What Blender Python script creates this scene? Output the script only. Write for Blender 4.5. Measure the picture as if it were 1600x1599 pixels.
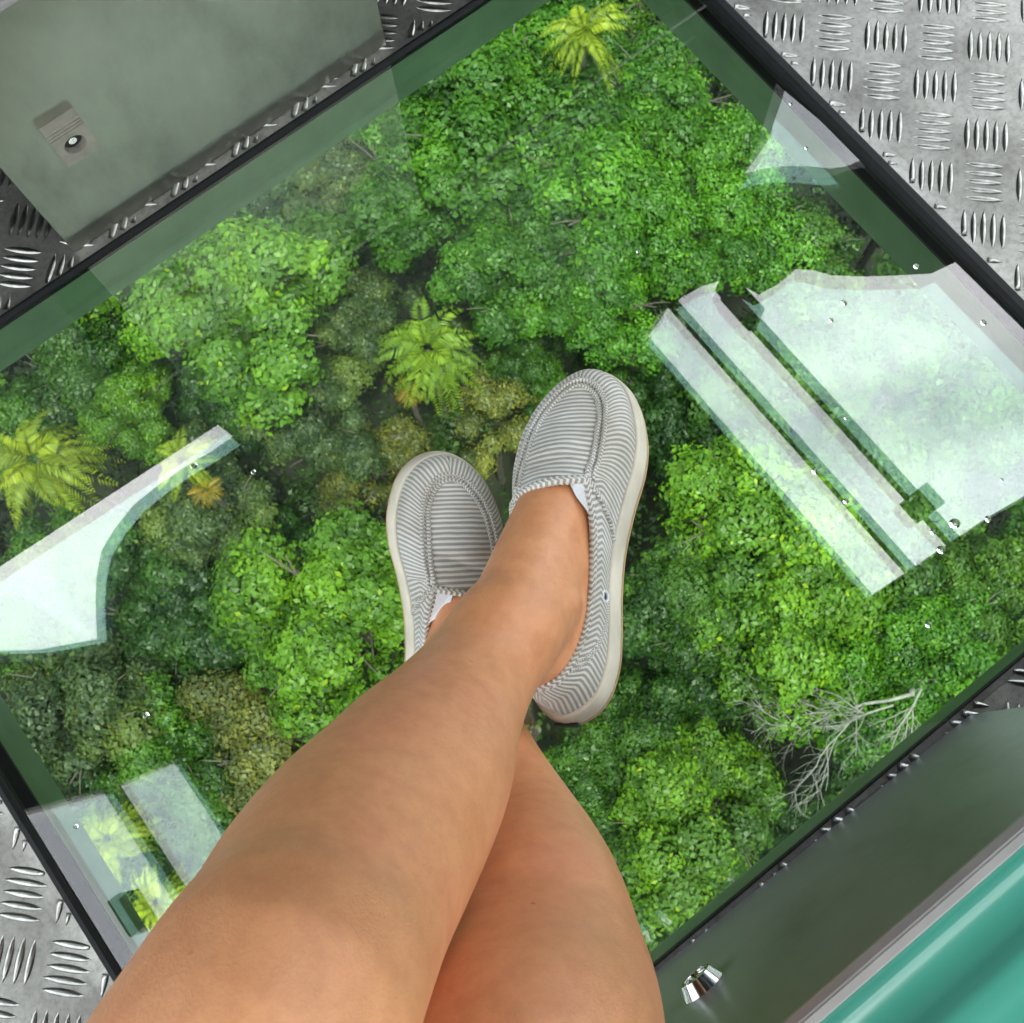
import bpy, bmesh, math, random
import numpy as np
from mathutils import Vector, Matrix, geometry, noise

for o in list(bpy.data.objects): bpy.data.objects.remove(o)
S = bpy.context.scene
COL = S.collection
R = math.radians
rng = np.random.default_rng(7)

# ------------------------------------------------------------------ camera
H = 0.9
F = 1663.855
RIGHT = np.array([0.79291949, -0.60845191, -0.03263366])
UP = np.array([0.59544237, 0.76237226, 0.25345004])
FWD = np.array([0.12933316, 0.22039694, -0.96679787])
cam = bpy.data.cameras.new('camera'); camo = bpy.data.objects.new('camera', cam); COL.objects.link(camo)
cam.sensor_width = 36; cam.lens = 36*F/1600; cam.clip_start = 0.01; cam.clip_end = 5000
m = Matrix.Identity(4)
for i in range(3):
    m[i][0], m[i][1], m[i][2] = RIGHT[i], UP[i], -FWD[i]
m[2][3] = H
camo.matrix_world = m
cam.dof.use_dof = True; cam.dof.focus_distance = .72; cam.dof.aperture_fstop = 32
S.camera = camo

# ------------------------------------------------------------------ sky, sun, exposure
SUN_EL, SUN_AZ = R(72), R(-105)
W = bpy.data.worlds.new('World'); S.world = W; W.use_nodes = True
nt = W.node_tree; nt.nodes.clear()
def N(nt, t, **k):
    n = nt.nodes.new(t)
    for a, b in k.items():
        if a == 'inp':
            for kk, v in b.items(): n.inputs[kk].default_value = v
        else: setattr(n, a, b)
    return n
out = N(nt, 'ShaderNodeOutputWorld')
sky = N(nt, 'ShaderNodeTexSky', sky_type='NISHITA', sun_disc=False, sun_elevation=SUN_EL, sun_rotation=math.pi/2-SUN_AZ)
bg1 = N(nt, 'ShaderNodeBackground', inp={'Strength': 0.12}); nt.links.new(sky.outputs[0], bg1.inputs[0])
tc = N(nt, 'ShaderNodeTexCoord'); mp = N(nt, 'ShaderNodeMapping'); mp.inputs['Scale'].default_value = (1, 1, 1.6)
nt.links.new(tc.outputs['Generated'], mp.inputs[0])
nz = N(nt, 'ShaderNodeTexNoise', inp={'Scale': 3.6, 'Detail': 5, 'Roughness': .5, 'Distortion': .5}); nt.links.new(mp.outputs[0], nz.inputs[0])
cr = N(nt, 'ShaderNodeValToRGB'); cr.color_ramp.elements[0].position = .38; cr.color_ramp.elements[1].position = .66
cr.color_ramp.elements[0].color = (.78, .82, .90, 1); cr.color_ramp.elements[1].color = (1.72, 1.70, 1.78, 1)
nt.links.new(nz.outputs[0], cr.inputs[0])
bg2 = N(nt, 'ShaderNodeBackground', inp={'Strength': 1.0}); nt.links.new(cr.outputs[0], bg2.inputs[0])
nz2 = N(nt, 'ShaderNodeTexNoise', inp={'Scale': 1.4, 'Detail': 5}); nt.links.new(mp.outputs[0], nz2.inputs[0])
cr2 = N(nt, 'ShaderNodeValToRGB'); cr2.color_ramp.elements[0].position = .28; cr2.color_ramp.elements[1].position = .42
nt.links.new(nz2.outputs[0], cr2.inputs[0])
mx = N(nt, 'ShaderNodeMixShader'); nt.links.new(cr2.outputs[0], mx.inputs[0]); nt.links.new(bg1.outputs[0], mx.inputs[1]); nt.links.new(bg2.outputs[0], mx.inputs[2])
nt.links.new(mx.outputs[0], out.inputs[0])
sl = bpy.data.lights.new('sun', 'SUN'); sl.energy = 3.3; sl.angle = R(6); sl.color = (1, .95, .86)
so = bpy.data.objects.new('sun', sl); COL.objects.link(so)
sd = Vector((math.cos(SUN_EL)*math.cos(SUN_AZ), math.cos(SUN_EL)*math.sin(SUN_AZ), math.sin(SUN_EL)))
so.rotation_euler = sd.to_track_quat('Z', 'Y').to_euler(); so.location = sd*30
S.view_settings.view_transform = 'Standard'; S.view_settings.look = 'None'; S.view_settings.gamma = 1
S.view_settings.exposure = 1.93
S.render.engine = 'CYCLES'
S.cycles.use_denoising = True
S.cycles.max_bounces = 10; S.cycles.transparent_max_bounces = 24; S.cycles.diffuse_bounces = 4; S.cycles.glossy_bounces = 4
S.cycles.sample_clamp_indirect = 6; S.cycles.caustics_reflective = False; S.cycles.caustics_refractive = False

# ------------------------------------------------------------------ helpers
def tag(o, label=None, cat=None, group=None, kind=None):
    if label: o['label'] = label
    if cat: o['category'] = cat
    if group: o['group'] = group
    if kind: o['kind'] = kind
    return o
def mesh_obj(name, verts, faces, mat=None, parent=None, smooth=False, uv=None):
    me = bpy.data.meshes.new(name); me.from_pydata([tuple(map(float, v)) for v in verts], [], [tuple(map(int, f)) for f in faces])
    if mat: me.materials.append(mat)
    if uv is not None:
        l = me.uv_layers.new(name='UVMap')
        idx = np.empty(len(me.loops), dtype=np.int64); me.loops.foreach_get('vertex_index', idx)
        l.data.foreach_set('uv', np.asarray(uv, dtype=np.float32)[idx].ravel())
    if smooth: me.polygons.foreach_set('use_smooth', [True]*len(me.polygons))
    me.update()
    o = bpy.data.objects.new(name, me); COL.objects.link(o)
    if parent: o.parent = parent
    return o
def empty(name, loc, parent=None):
    o = bpy.data.objects.new(name, None); COL.objects.link(o); o.location = loc; o.empty_display_size = .1
    if parent: o.parent = parent
    return o
class MB:
    def __init__(s): s.v = []; s.f = []
    def add(s, v, f):
        b = len(s.v); s.v += [tuple(x) for x in v]; s.f += [tuple(i+b for i in q) for q in f]; return s
    def box(s, x0, x1, y0, y1, z0, z1):
        v = [(x, y, z) for z in (z0, z1) for y in (y0, y1) for x in (x0, x1)]
        return s.add(v, [(0, 2, 3, 1), (4, 5, 7, 6), (0, 1, 5, 4), (2, 6, 7, 3), (0, 4, 6, 2), (1, 3, 7, 5)])
    def tube(s, pts, rad, n=8, cap=True, up=None):
        pts = [Vector(p) for p in pts]; rad = rad if hasattr(rad, '__len__') else [rad]*len(pts)
        u = None; vs = []; L = len(pts)
        for i, p in enumerate(pts):
            t = (pts[min(i+1, L-1)]-pts[max(i-1, 0)]).normalized()
            if u is None:
                a = Vector(up) if up is not None else (Vector((0, 0, 1)) if abs(t.z) < .9 else Vector((1, 0, 0)))
                u = (a-t*a.dot(t)).normalized()
            else: u = (u-t*u.dot(t)).normalized()
            w = t.cross(u)
            r = rad[i]; rr = r if hasattr(r, '__len__') else (r, r)
            for k in range(n):
                a = 2*math.pi*k/n; vs.append(p+u*math.cos(a)*rr[0]+w*math.sin(a)*rr[1])
        fs = [(i*n+k, i*n+(k+1) % n, (i+1)*n+(k+1) % n, (i+1)*n+k) for i in range(L-1) for k in range(n)]
        if cap: fs += [tuple(range(n))[::-1], tuple(range((L-1)*n, L*n))]
        return s.add(vs, fs)
    def obj(s, name, mat, parent=None, smooth=False, bevel=0):
        o = mesh_obj(name, s.v, s.f, mat, parent, smooth)
        if bevel:
            b = o.modifiers.new('b', 'BEVEL'); b.width = bevel; b.segments = 2; b.limit_method = 'ANGLE'
        return o

# ------------------------------------------------------------------ materials
def mat(name):
    m = bpy.data.materials.new(name); m.use_nodes = True; t = m.node_tree
    p = t.nodes['Principled BSDF']; return m, t, p
def setp(p, **k):
    names = dict(color='Base Color', rough='Roughness', metal='Metallic', spec='Specular IOR Level', ior='IOR', sss='Subsurface Weight', coat='Coat Weight', sheen='Sheen Weight')
    for a, b in k.items():
        p.inputs[names[a]].default_value = (*b, 1) if hasattr(b, '__len__') else b
def noise_n(t, scale, detail=4, coord='Object', rough=.5, vecscale=None, dist=0):
    c = t.nodes.new('ShaderNodeTexCoord'); n = N(t, 'ShaderNodeTexNoise', inp={'Scale': scale, 'Detail': detail, 'Roughness': rough, 'Distortion': dist})
    src = c.outputs[coord]
    if vecscale:
        mpn = t.nodes.new('ShaderNodeMapping'); mpn.inputs['Scale'].default_value = vecscale[:3]
        if len(vecscale) > 3: mpn.inputs['Rotation'].default_value = (0, 0, vecscale[3])
        t.links.new(src, mpn.inputs[0]); src = mpn.outputs[0]
    t.links.new(src, n.inputs[0]); return n
def ramp(t, src, stops):
    r = t.nodes.new('ShaderNodeValToRGB'); e = r.color_ramp.elements
    while len(e) < len(stops): e.new(.5)
    for i, (pos, c) in enumerate(stops):
        e[i].position = pos; e[i].color = (*c, 1) if hasattr(c, '__len__') else (c, c, c, 1)
    t.links.new(src, r.inputs[0]); return r
def bump(t, p, src, strength, dist=.001, prev=None):
    b = N(t, 'ShaderNodeBump', inp={'Strength': strength, 'Distance': dist}); t.links.new(src, b.inputs['Height'])
    if prev: t.links.new(prev.outputs[0], b.inputs['Normal'])
    t.links.new(b.outputs[0], p.inputs['Normal']); return b

def m_simple(name, color, rough=.5, metal=0, var=.0, scale=20, bmp=0):
    m, t, p = mat(name); setp(p, color=color, rough=rough, metal=metal)
    if var:
        n = noise_n(t, scale); r = ramp(t, n.outputs[0], [(.3, tuple(c*(1-var) for c in color)), (.7, tuple(min(1, c*(1+var)) for c in color))])
        t.links.new(r.outputs[0], p.inputs['Base Color'])
        if bmp: bump(t, p, n.outputs[0], bmp)
    return m
# brushed stainless steel
def m_brushed(name, rot, base, r0=.2, sb=.02):
    m, t, p = mat(name); setp(p, color=base, metal=1, rough=.3)
    n = noise_n(t, 1, 7, vecscale=(4, 4, 2.2), rough=.62); n.inputs['Scale'].default_value = 3.4
    s = noise_n(t, 1, 3, vecscale=(5, 5, 230) if rot == 'h' else (230, 230, 5)); s.inputs['Scale'].default_value = 1
    r = ramp(t, n.outputs[0], [(.3, tuple(c*.62 for c in base)), (.5, tuple(c*.86 for c in base)), (.72, base)]); t.links.new(r.outputs[0], p.inputs['Base Color'])
    mm = N(t, 'ShaderNodeMath', operation='MULTIPLY_ADD', inp={1: .08, 2: r0}); t.links.new(s.outputs[0], mm.inputs[0]); t.links.new(mm.outputs[0], p.inputs['Roughness'])
    d = noise_n(t, 9, 5); b = bump(t, p, d.outputs[0], .03, .004); bump(t, p, s.outputs[0], sb, .0004, b)
    return m
M_PANEL = m_brushed('brushed_steel', 'h', (.385, .40, .345), .27, .07)
M_PANEL2 = m_brushed('dark_brushed_steel', 'h', (.31, .325, .345), .30, .035)
M_PANEL2.node_tree.nodes['Principled BSDF'].inputs['Metallic'].default_value = .58
# aluminium tread plate with grime
m, t, p = mat('tread_aluminium'); setp(p, metal=.65, rough=.3)
n1 = noise_n(t, 14, 8, rough=.65); n2 = noise_n(t, 160, 6, rough=.7)
r = ramp(t, n1.outputs[0], [(.3, (.15, .14, .13)), (.62, (.285, .275, .26))])
r2 = ramp(t, n2.outputs[0], [(.32, (.62, .58, .54)), (.55, (1, 1, 1))])
mm = N(t, 'ShaderNodeMix', data_type='RGBA', blend_type='MULTIPLY'); mm.inputs[0].default_value = .8
t.links.new(r.outputs[0], mm.inputs[6]); t.links.new(r2.outputs[0], mm.inputs[7]); t.links.new(mm.outputs[2], p.inputs['Base Color'])
rr = N(t, 'ShaderNodeMapRange', inp={3: .48, 4: .36}); t.links.new(n1.outputs[0], rr.inputs[0]); t.links.new(rr.outputs[0], p.inputs['Roughness'])
n3 = noise_n(t, 30, 3); b = bump(t, p, n3.outputs[0], .22, .0022); bump(t, p, n2.outputs[0], .1, .0008, b)
M_TREAD = m
M_BAR = m_simple('worn_tread_ribs', (.31, .30, .285), .30, 1, .3, 120, .15)
M_RUBBER = m_simple('black_rubber', (.005, .0055, .006), .6, 0, .3, 60, .1); M_RUBBER.node_tree.nodes['Principled BSDF'].inputs['Specular IOR Level'].default_value = .25
M_FRIT = m_simple('black_adhesive', (.004, .005, .006), .5, 0, .5, 40)
M_FRAME = m_simple('frame_metal', (.27, .40, .27), .55, 0, .12, 25, .1)
M_WALL = m_simple('dark_wall', (.035, .038, .038), .5, 0, .1, 5)
M_CEIL = m_simple('ceiling', (.03, .033, .033), .7, 0, .1, 5)
M_LIP = m_simple('steel_lip', (.36, .34, .34), .3, .35, .08, 30)
M_CHROME = m_simple('chrome', (.62, .61, .60), .12, 1)
M_DARK = m_simple('dark_part_hole_shade', (.02, .02, .02), .5)  # near-black for heel tag and underfloor; in holes it paints the shade
M_CAST = m_simple('cast_aluminium', (.34, .31, .27), .45, .5, .15, 60, .3)
m, t, p = mat('teal_plastic'); setp(p, color=(.018, .21, .13), rough=.24, coat=.5)
n = noise_n(t, 8, 4); r = ramp(t, n.outputs[0], [(.3, (.04, .20, .16)), (.7, (.055, .25, .20))]); t.links.new(r.outputs[0], p.inputs['Base Color'])
n = noise_n(t, 90, 4); bump(t, p, n.outputs[0], .03, .001); M_TEAL = m
# architectural glass: mirror reflection by angle + tinted see-through
def m_glass(name, tint, f0, gcol=(1, 1, 1)):
    m = bpy.data.materials.new(name); m.use_nodes = True; t = m.node_tree; t.nodes.clear()
    o = N(t, 'ShaderNodeOutputMaterial'); tr = N(t, 'ShaderNodeBsdfTransparent', inp={0: (*tint, 1)}); gl = N(t, 'ShaderNodeBsdfGlossy', inp={0: (*gcol, 1), 'Roughness': 0.0})
    lw = N(t, 'ShaderNodeLayerWeight', inp={0: .5}); pw = N(t, 'ShaderNodeMath', operation='POWER', inp={1: 5.0}); t.links.new(lw.outputs['Facing'], pw.inputs[0])
    ma = N(t, 'ShaderNodeMath', operation='MULTIPLY_ADD', inp={1: 1-f0, 2: f0}); t.links.new(pw.outputs[0], ma.inputs[0])
    mx = N(t, 'ShaderNodeMixShader'); t.links.new(ma.outputs[0], mx.inputs[0]); t.links.new(tr.outputs[0], mx.inputs[1]); t.links.new(gl.outputs[0], mx.inputs[2])
    t.links.new(mx.outputs[0], o.inputs[0])
    return m, t, gl, mx, o
M_GTOP, t, gl, mxs, o_ = m_glass('glass_top', (.76, .88, .77), .135, (1, .92, .94))
nn = noise_n(t, 260, 6, rough=.7); sc = noise_n(t, 5, 4); # fine dust film on the top face
rp = ramp(t, nn.outputs[0], [(.60, 0.0), (.85, .035)]); rs = ramp(t, sc.outputs[0], [(.35, .2), (.8, 1.0)])
mu = N(t, 'ShaderNodeMath', operation='MULTIPLY'); t.links.new(rp.outputs[0], mu.inputs[0]); t.links.new(rs.outputs[0], mu.inputs[1])
ad = N(t, 'ShaderNodeMath', operation='ADD', inp={1: .0015}); t.links.new(mu.outputs[0], ad.inputs[0])
df = N(t, 'ShaderNodeBsdfDiffuse', inp={0: (.6, .65, .62, 1)}); mx2 = N(t, 'ShaderNodeMixShader')
t.links.new(ad.outputs[0], mx2.inputs[0]); t.links.new(mxs.outputs[0], mx2.inputs[1]); t.links.new(df.outputs[0], mx2.inputs[2]); t.links.new(mx2.outputs[0], o_.inputs[0])
M_GBOT = m_glass('glass_bottom', (.97, .99, .98), .135, (.66, .83, .96))[0]
M_WIN = m_glass('window_glass', (.93, .97, .95), .05)[0]

# ------------------------------------------------------------------ cabin floor, frame and glass
OX0, OX1, OY0, OY1 = -.3625, .6058, -.1558, .6485       # outer edge of rubber gasket
BX0, BX1, BY0, BY1 = -.74, .95, -.60, .86                 # cabin walls
def zplate(d):   # the plate dips towards the gasket
    return .0018*max(0, 1-d/.022)**2
rings = [0, .004, .009, .015, .022, .04]
V = []; Fc = []
for d in rings: V += [(OX0-d, OY0-min(d, .006), zplate(d)), (OX1+d, OY0-min(d, .006), zplate(d)), (OX1+d, OY1+d, zplate(d)), (OX0-d, OY1+d, zplate(d))]
V += [(BX0+.002, BY0+.002, 0), (BX1-.002, BY0+.002, 0), (BX1-.002, BY1-.002, 0), (BX0+.002, BY1-.002, 0)]
for k in range(len(rings)):
    for i in range(4): j = (i+1) % 4; Fc.append((k*4+i, (k+1)*4+i, (k+1)*4+j, k*4+j))
b0 = len(V); V += [(OX0, OY0, -.007), (OX1, OY0, -.007), (OX1, OY1, -.007), (OX0, OY1, -.007)]
for i in range(4): j = (i+1) % 4; Fc.append((i, j, b0+j, b0+i))
mb = MB(); mb.add(V, [f[::-1] for f in Fc])
p0 = np.array([.6306, .4307]); e1 = np.array([.0347, -.0353]); e2 = np.array([-.0353, -.0347])
def dist_out(q):
    dx = max(OX0-q[0], q[0]-OX1, 0); dy = max(OY0-q[1], q[1]-OY1, 0)
    if dx == 0 and dy == 0: return -min(q[0]-OX0, OX1-q[0], q[1]-OY0, OY1-q[1])
    return math.hypot(dx, dy)
for i in range(-32, 33):
    for j in range(-32, 33):
        cc = p0+e1*i+e2*j
        if not (BX0+.02 < cc[0] < BX1-.02 and BY0+.02 < cc[1] < BY1-.02) or dist_out(cc) < -.03: continue
        a, b = (e2, e1) if (i+j) % 2 == 0 else (e1, e2)
        a = a/np.linalg.norm(a); b = b/np.linalg.norm(b)
        for k in range(-2, 3):
            c = cc+b*k*.0089+a*rng.normal(0, .0003); L = .0182*(1+rng.normal(0, .02))
            ts = np.linspace(-1, 1, 9); ok = [dist_out(c+a*L*tt) > .001 for tt in ts]
            if not any(ok): continue
            tt = ts[ok]
            if len(tt) < 3: continue
            vs = []; fs = []
            for u in tt:
                q = c+a*L*u; wv = .0031*(1-abs(u)**2.4)+.0003; hh = .0021*(1-abs(u)**2.6)+.0001; z0 = zplate(dist_out(q))-.0003
                for s_, zz in ((-1, 0), (-.62, .62), (0, 1), (.62, .62), (1, 0)): vs.append((*(q+b*wv*s_), z0+hh*zz+(.0003 if zz else 0)))
            for u in range(len(tt)-1):
                for q in range(4): fs.append((u*5+q, u*5+q+1, u*5+q+6, u*5+q+5))
            fs.append((0, 1, 2, 3, 4)); n5 = (len(tt)-1)*5; fs.append((n5+4, n5+3, n5+2, n5+1, n5))
            mb.add(vs, fs)
fl = mb.obj('floor', M_TREAD, smooth=True); fl.data.materials.append(M_BAR)
for pgi in range(len(rings)*4+4, len(fl.data.polygons)): fl.data.polygons[pgi].material_index = 1
tag(fl, 'aluminium five-bar tread plate floor round the glass panel', 'floor', kind='structure')
for pgi in range(len(rings)*4+4): fl.data.polygons[pgi].use_smooth = False

gp = empty('glass_floor_panel', (.12, .245, 0)); tag(gp, 'large clear green-tinted glass floor panel in black rubber gasket', 'glass panel')
def P(o, parent): o.parent = parent; o.matrix_parent_inverse = Matrix.Translation(parent.location).inverted(); return o
def ring(name, o_, i_, prof, matr, parent, bevel=0):
    """mitred rectangular ring; prof: list of (t 0 outer..1 inner, z)"""
    v = []; f = []
    for tt, z in prof:
        x0, x1, y0, y1 = [o_[k]*(1-tt)+i_[k]*tt for k in range(4)]
        v += [(x0, y0, z), (x1, y0, z), (x1, y1, z), (x0, y1, z)]
    n = len(prof)
    for k in range(n):
        k2 = (k+1) % n
        for i in range(4): j = (i+1) % 4; f.append((k*4+i, k2*4+i, k2*4+j, k*4+j))
    o = mesh_obj(name, v, f, matr); P(o, parent); 
    bm = bmesh.new(); bm.from_mesh(o.data); bmesh.ops.recalc_face_normals(bm, faces=bm.faces); bm.to_mesh(o.data); bm.free()
    return o
GI = (-.3535, .5895, -.1538, .6415)
ring('gasket', (OX0, OX1, OY0, OY1), GI, [(0, -.006), (0, .0016), (.12, .0030), (.5, .0033), (.85, .0022), (1, .0004), (1, -.006)], M_RUBBER, gp)
gx0, gx1, gy0, gy1 = GI
v = [(x, y, z) for z, e in ((-.0265, .022), (-.0006, .003)) for y in (gy0-min(e, .006), gy1+e) for x in (gx0-e, gx1+e)]
gl_ = mesh_obj('glass_pane', v, [(0, 2, 3, 1), (4, 5, 7, 6), (0, 1, 5, 4), (2, 6, 7, 3), (0, 4, 6, 2), (1, 3, 7, 5)], M_GTOP); P(gl_, gp)
gl_.data.materials.append(M_GBOT); gl_.data.materials.append(M_FRIT)
for i, k in enumerate((1, 0, 2, 2, 2, 2)): gl_.data.polygons[i].material_index = k
OP = (-.3515, .595, -.1595, .659)
ring('adhesive_strip', (OP[0]-.03, OP[1]+.03, OP[2]-.03, OP[3]+.03), OP, [(0, -.0308), (0, -.0272), (1, -.0272), (1, -.0308)], M_FRIT, gp)
ring('support_frame', (OP[0]-.028, OP[1]+.028, OP[2]-.028, OP[3]+.028), OP, [(0, -.087), (0, -.0312), (1, -.0312), (1, -.087)], M_FRAME, gp)
# hair scratches in the glass
mb = MB()
for k in range(9):
    c = np.array([rng.uniform(-.3, .56), rng.uniform(-.12, .6)]); a = rng.uniform(0, 6.3); L = rng.uniform(.005, .016); cu = rng.normal(0, .5)
    pts = []
    for u in np.linspace(0, 1, 9): pts.append((c[0]+L*u*math.cos(a+cu*u), c[1]+L*u*math.sin(a+cu*u), -.0005))
    mb.tube(pts, [.00013*math.sin(math.pi*min(max(u, .05), .95)) for u in np.linspace(0, 1, 9)], 4)
M_SCR = m_simple('scratch', (.22, .26, .22), .6)
P(mb.obj('scratch_marks', M_SCR), gp)

# ------------------------------------------------------------------ cabin shell
cab = empty('gondola_cabin', (.1, .13, 0)); tag(cab, 'dark cable car cabin shell with window walls and closed roof', 'cable car cabin')
def wall(name, axis, pos, outward, rect, holes, th=.03):
    """axis 'x': plane x=pos, coords (y,z); axis 'y': plane y=pos, coords (x,z)"""
    a0, a1, z0, z1 = rect
    loops = [[(a0, z0), (a1, z0), (a1, z1), (a0, z1)]]+holes
    tri = geometry.tessellate_polygon([[Vector((p[0], p[1], 0)) for p in l] for l in loops])
    flat = [p for l in loops for p in l]; n = len(flat)
    mk = (lambda p, d: (pos+outward*d, p[0], p[1])) if axis == 'x' else (lambda p, d: (p[0], pos+outward*d, p[1]))
    v = [mk(p, 0) for p in flat]+[mk(p, th) for p in flat]
    f = [tuple(t) for t in tri]+[tuple(i+n for i in t[::-1]) for t in tri]
    b = 0
    for l in loops:
        k = len(l)
        for i in range(k): j = (i+1) % k; f.append((b+i, b+j, n+b+j, n+b+i))
        b += k
    o = mesh_obj(name, v, f, M_WALL)
    bm = bmesh.new(); bm.from_mesh(o.data); bmesh.ops.recalc_face_normals(bm, faces=bm.faces); bm.to_mesh(o.data); bm.free()
    P(o, cab)
    for l in holes:
        v = [mk(p, th*.4) for p in l]+[mk(p, th*.4+.004) for p in l]; k = len(l)
        tri = geometry.tessellate_polygon([[Vector((p[0], p[1], 0)) for p in l]])
        f = [tuple(t) for t in tri]+[tuple(i+k for i in t[::-1]) for t in tri]
        g = mesh_obj('window_pane', v, f, M_WIN, o); g.parent = o; g.matrix_parent_inverse = Matrix.Identity(4); g.location = (0, 0, 0)
    return o
ZR = 2.16
wx1 = wall('wall', 'x', BX1, 1, (BY0-.03, BY1+.03, -.03, ZR), [
    [(0.42, 0.536), (0.46, 0.603), (0.475, 0.635), (0.498, 0.669), (0.535, 0.708), (0.577, 0.758), (0.619, 0.817), (0.657, 0.881), (0.644, 0.816), (0.628, 0.731), (0.632, 0.702), (0.631, 0.634), (0.632, 0.566)],  # opening shaped for the small bright reflection in the glass floor
    [(.799, 1.868), (.775, 1.74), (.755, 1.611), (.70, 1.43), (.654, 1.299), (.62, 1.225), (.59, 1.178), (.55, 1.14), (.514, 1.118), (.485, 1.03), (.467, .936), (.43, .885), (.393, .849), (.345, .78), (.295, .70), (.25, .625), (.231, .560), (.05, .555), (-.118, .555), (-.116, .9), (-.113, 1.09), (-.118, 1.4), (-.126, 1.88)],  # wavy sill shaped for the reflection, in place of an unseen occluder
    [(-.56, .05), (.80, .05), (.80, .50), (-.56, .50)]])  # low door window, widened to brighten the tread plate
wx0 = wall('wall', 'x', BX0, -1, (BY0-.03, BY1+.03, -.03, ZR), [
    [(.47, .84), (.528, .986), (.581, 1.47), (.689, 2.105), (-.3, 2.105), (-.3, .84)],
    [(-.45, .05), (.80, .05), (.80, .78), (-.45, .78)]])
wy1 = wall('wall', 'y', BY1, 1, (BX0-.0003, BX1+.0003, -.0302, ZR+.0005), [
    [(-.513, .85), (-.079, .888), (-.066, 1.03), (-.126, 1.028), (-.179, 1.015), (-.237, 1.013), (-.300, 1.022), (-.359, 1.058), (-.415, 1.109), (-.470, 1.199), (-.526, 1.31), (-.610, 1.492), (-.683, 1.334), (-.715, 1.198), (-.715, .85)],  # curved edge shaped for the reflection, in place of an unseen occluder
    [(-.286, .460), (-.207, .459), (-.207, .469), (-.295, .476)]])
wy0 = wall('wall', 'y', BY0, -1, (BX0-.0003, BX1+.0003, -.0302, ZR+.0005), [[(-.68, .72), (.88, .72), (.88, 1.64), (-.68, 1.64)]])  # unseen rear window, added and sized to light the cabin
P(MB().box(BX0-.05, BX1+.05, BY0-.05, BY1+.05, ZR-.004, ZR+.05).obj('roof', M_CEIL), cab)
P(MB().box(BX0-.04, BX1+.04, BY0-.04, OP[2]-.032, -.08, -.034).box(BX0-.04, BX1+.04, OP[3]+.032, BY1+.04, -.08, -.034)
  .box(BX0-.04, OP[0]-.032, OP[2]-.031, OP[3]+.031, -.08, -.034).box(OP[1]+.032, BX1+.04, OP[2]-.031, OP[3]+.031, -.08, -.034).obj('underfloor', M_DARK), cab)
def railx(pos, s, y0, y1, z, th): P(MB().box(min(pos, pos+s*.02), max(pos, pos+s*.02), y0, y1, z-th/2, z+th/2).obj('window_rail', M_WALL, bevel=.002), cab)
railx(BX1+.004, 1, -.125, .80, 1.534, .034)
railx(BX1+.004, 1, -.119, .62, 1.256, .040)
railx(BX0-.004, -1, -.3, .60, 1.478, .06)
P(MB().box(BX1+.002, BX1+.03, -.045, .01, 1.19, 1.31).obj('rail_clamp', M_WALL, bevel=.004), cab)
P(MB().box(BX1+.002, BX1+.03, .50, .60, 1.20, 1.285).obj('rail_clamp', M_WALL, bevel=.004), cab)
P(MB().box(BX0-.03, BX0-.002, .26, .34, 1.16, 1.26).obj('rail_clamp', M_WALL, bevel=.004), cab)
P(MB().tube([(.945, .47, .66), (.945, .475, .80), (.945, .49, .83), (.945, .505, .80), (.945, .50, .70)], .008, 8).obj('grab_hook', M_WALL, smooth=True), cab)

# ------------------------------------------------------------------ benches
BXL, BXR = -.052, .3135
bt = empty('bench', (.13, .661, 0)); tag(bt, 'bench with brushed steel front panel and square lock plate', 'bench')
def pt(mbx, name, m_, par, **k): o = mbx.obj(name, m_, **k); return P(o, par)
pt(MB().box(BXL, BXR, .6613, .6643, .0008, .272).box(BXL+.001, BXL+.004, .665, .69, .02, .272).box(BXR-.004, BXR-.001, .665, .69, .02, .272), 'front_panel', M_PANEL, bt, bevel=.0008)
pt(MB().box(-.12, .88, .652, .674, .2735, .283), 'edge_trim', M_LIP, bt, bevel=.003)
pt(MB().box(-.12, .88, .6745, .850, .268, .292), 'seat', M_TEAL, bt, bevel=.006)
# square lock plate with round recess, facing -y
def lockplate():
    n = 24; cx, cz, r, hw = .0085, .1325, .0098, .0165; y = .6525
    v = []; f = []
    circ = [(cx+r*math.cos(2*math.pi*k/n), cz-.004+r*math.sin(2*math.pi*k/n)) for k in range(n)]
    def sq(k):
        a = 2*math.pi*k/n; c, s_ = math.cos(a), math.sin(a); q = max(abs(c), abs(s_)); return (cx+hw*c/q, cz+.0225*s_/q)
    for k in range(n): v.append((circ[k][0], y, circ[k][1]))
    for k in range(n): v.append((*[sq(k)[0]], y, sq(k)[1]))
    for k in range(n): v.append((sq(k)[0], .6612, sq(k)[1]))
    for k in range(n): v.append((circ[k][0]*.9+cx*.1, .6595, circ[k][1]*.9+(cz-.004)*.1))
    for k in range(n):
        j = (k+1) % n; f += [(k, j, n+j, n+k), (n+k, n+j, 2*n+j, 2*n+k), (k, 3*n+k, 3*n+j, j)]
    f.append(tuple(range(3*n, 4*n))); return v, f
v, f = lockplate(); lp = mesh_obj('lock_plate', v, f, M_CAST); P(lp, bt)
bm = bmesh.new(); bm.from_mesh(lp.data); bmesh.ops.recalc_face_normals(bm, faces=bm.faces); bm.to_mesh(lp.data); bm.free()
mb = MB()
for k in range(4): mb.box(-.008, .025, .6512, .6530, .1535-k*.0034, .1555-k*.0034)
o = mb.obj('rib', M_CAST, bevel=.0004); o.parent = lp; o.matrix_parent_inverse = lp.matrix_parent_inverse.inverted() @ Matrix.Identity(4) if False else Matrix.Identity(4); o.matrix_parent_inverse = (Matrix.Translation(bt.location) @ lp.matrix_parent_inverse).inverted()
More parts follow.
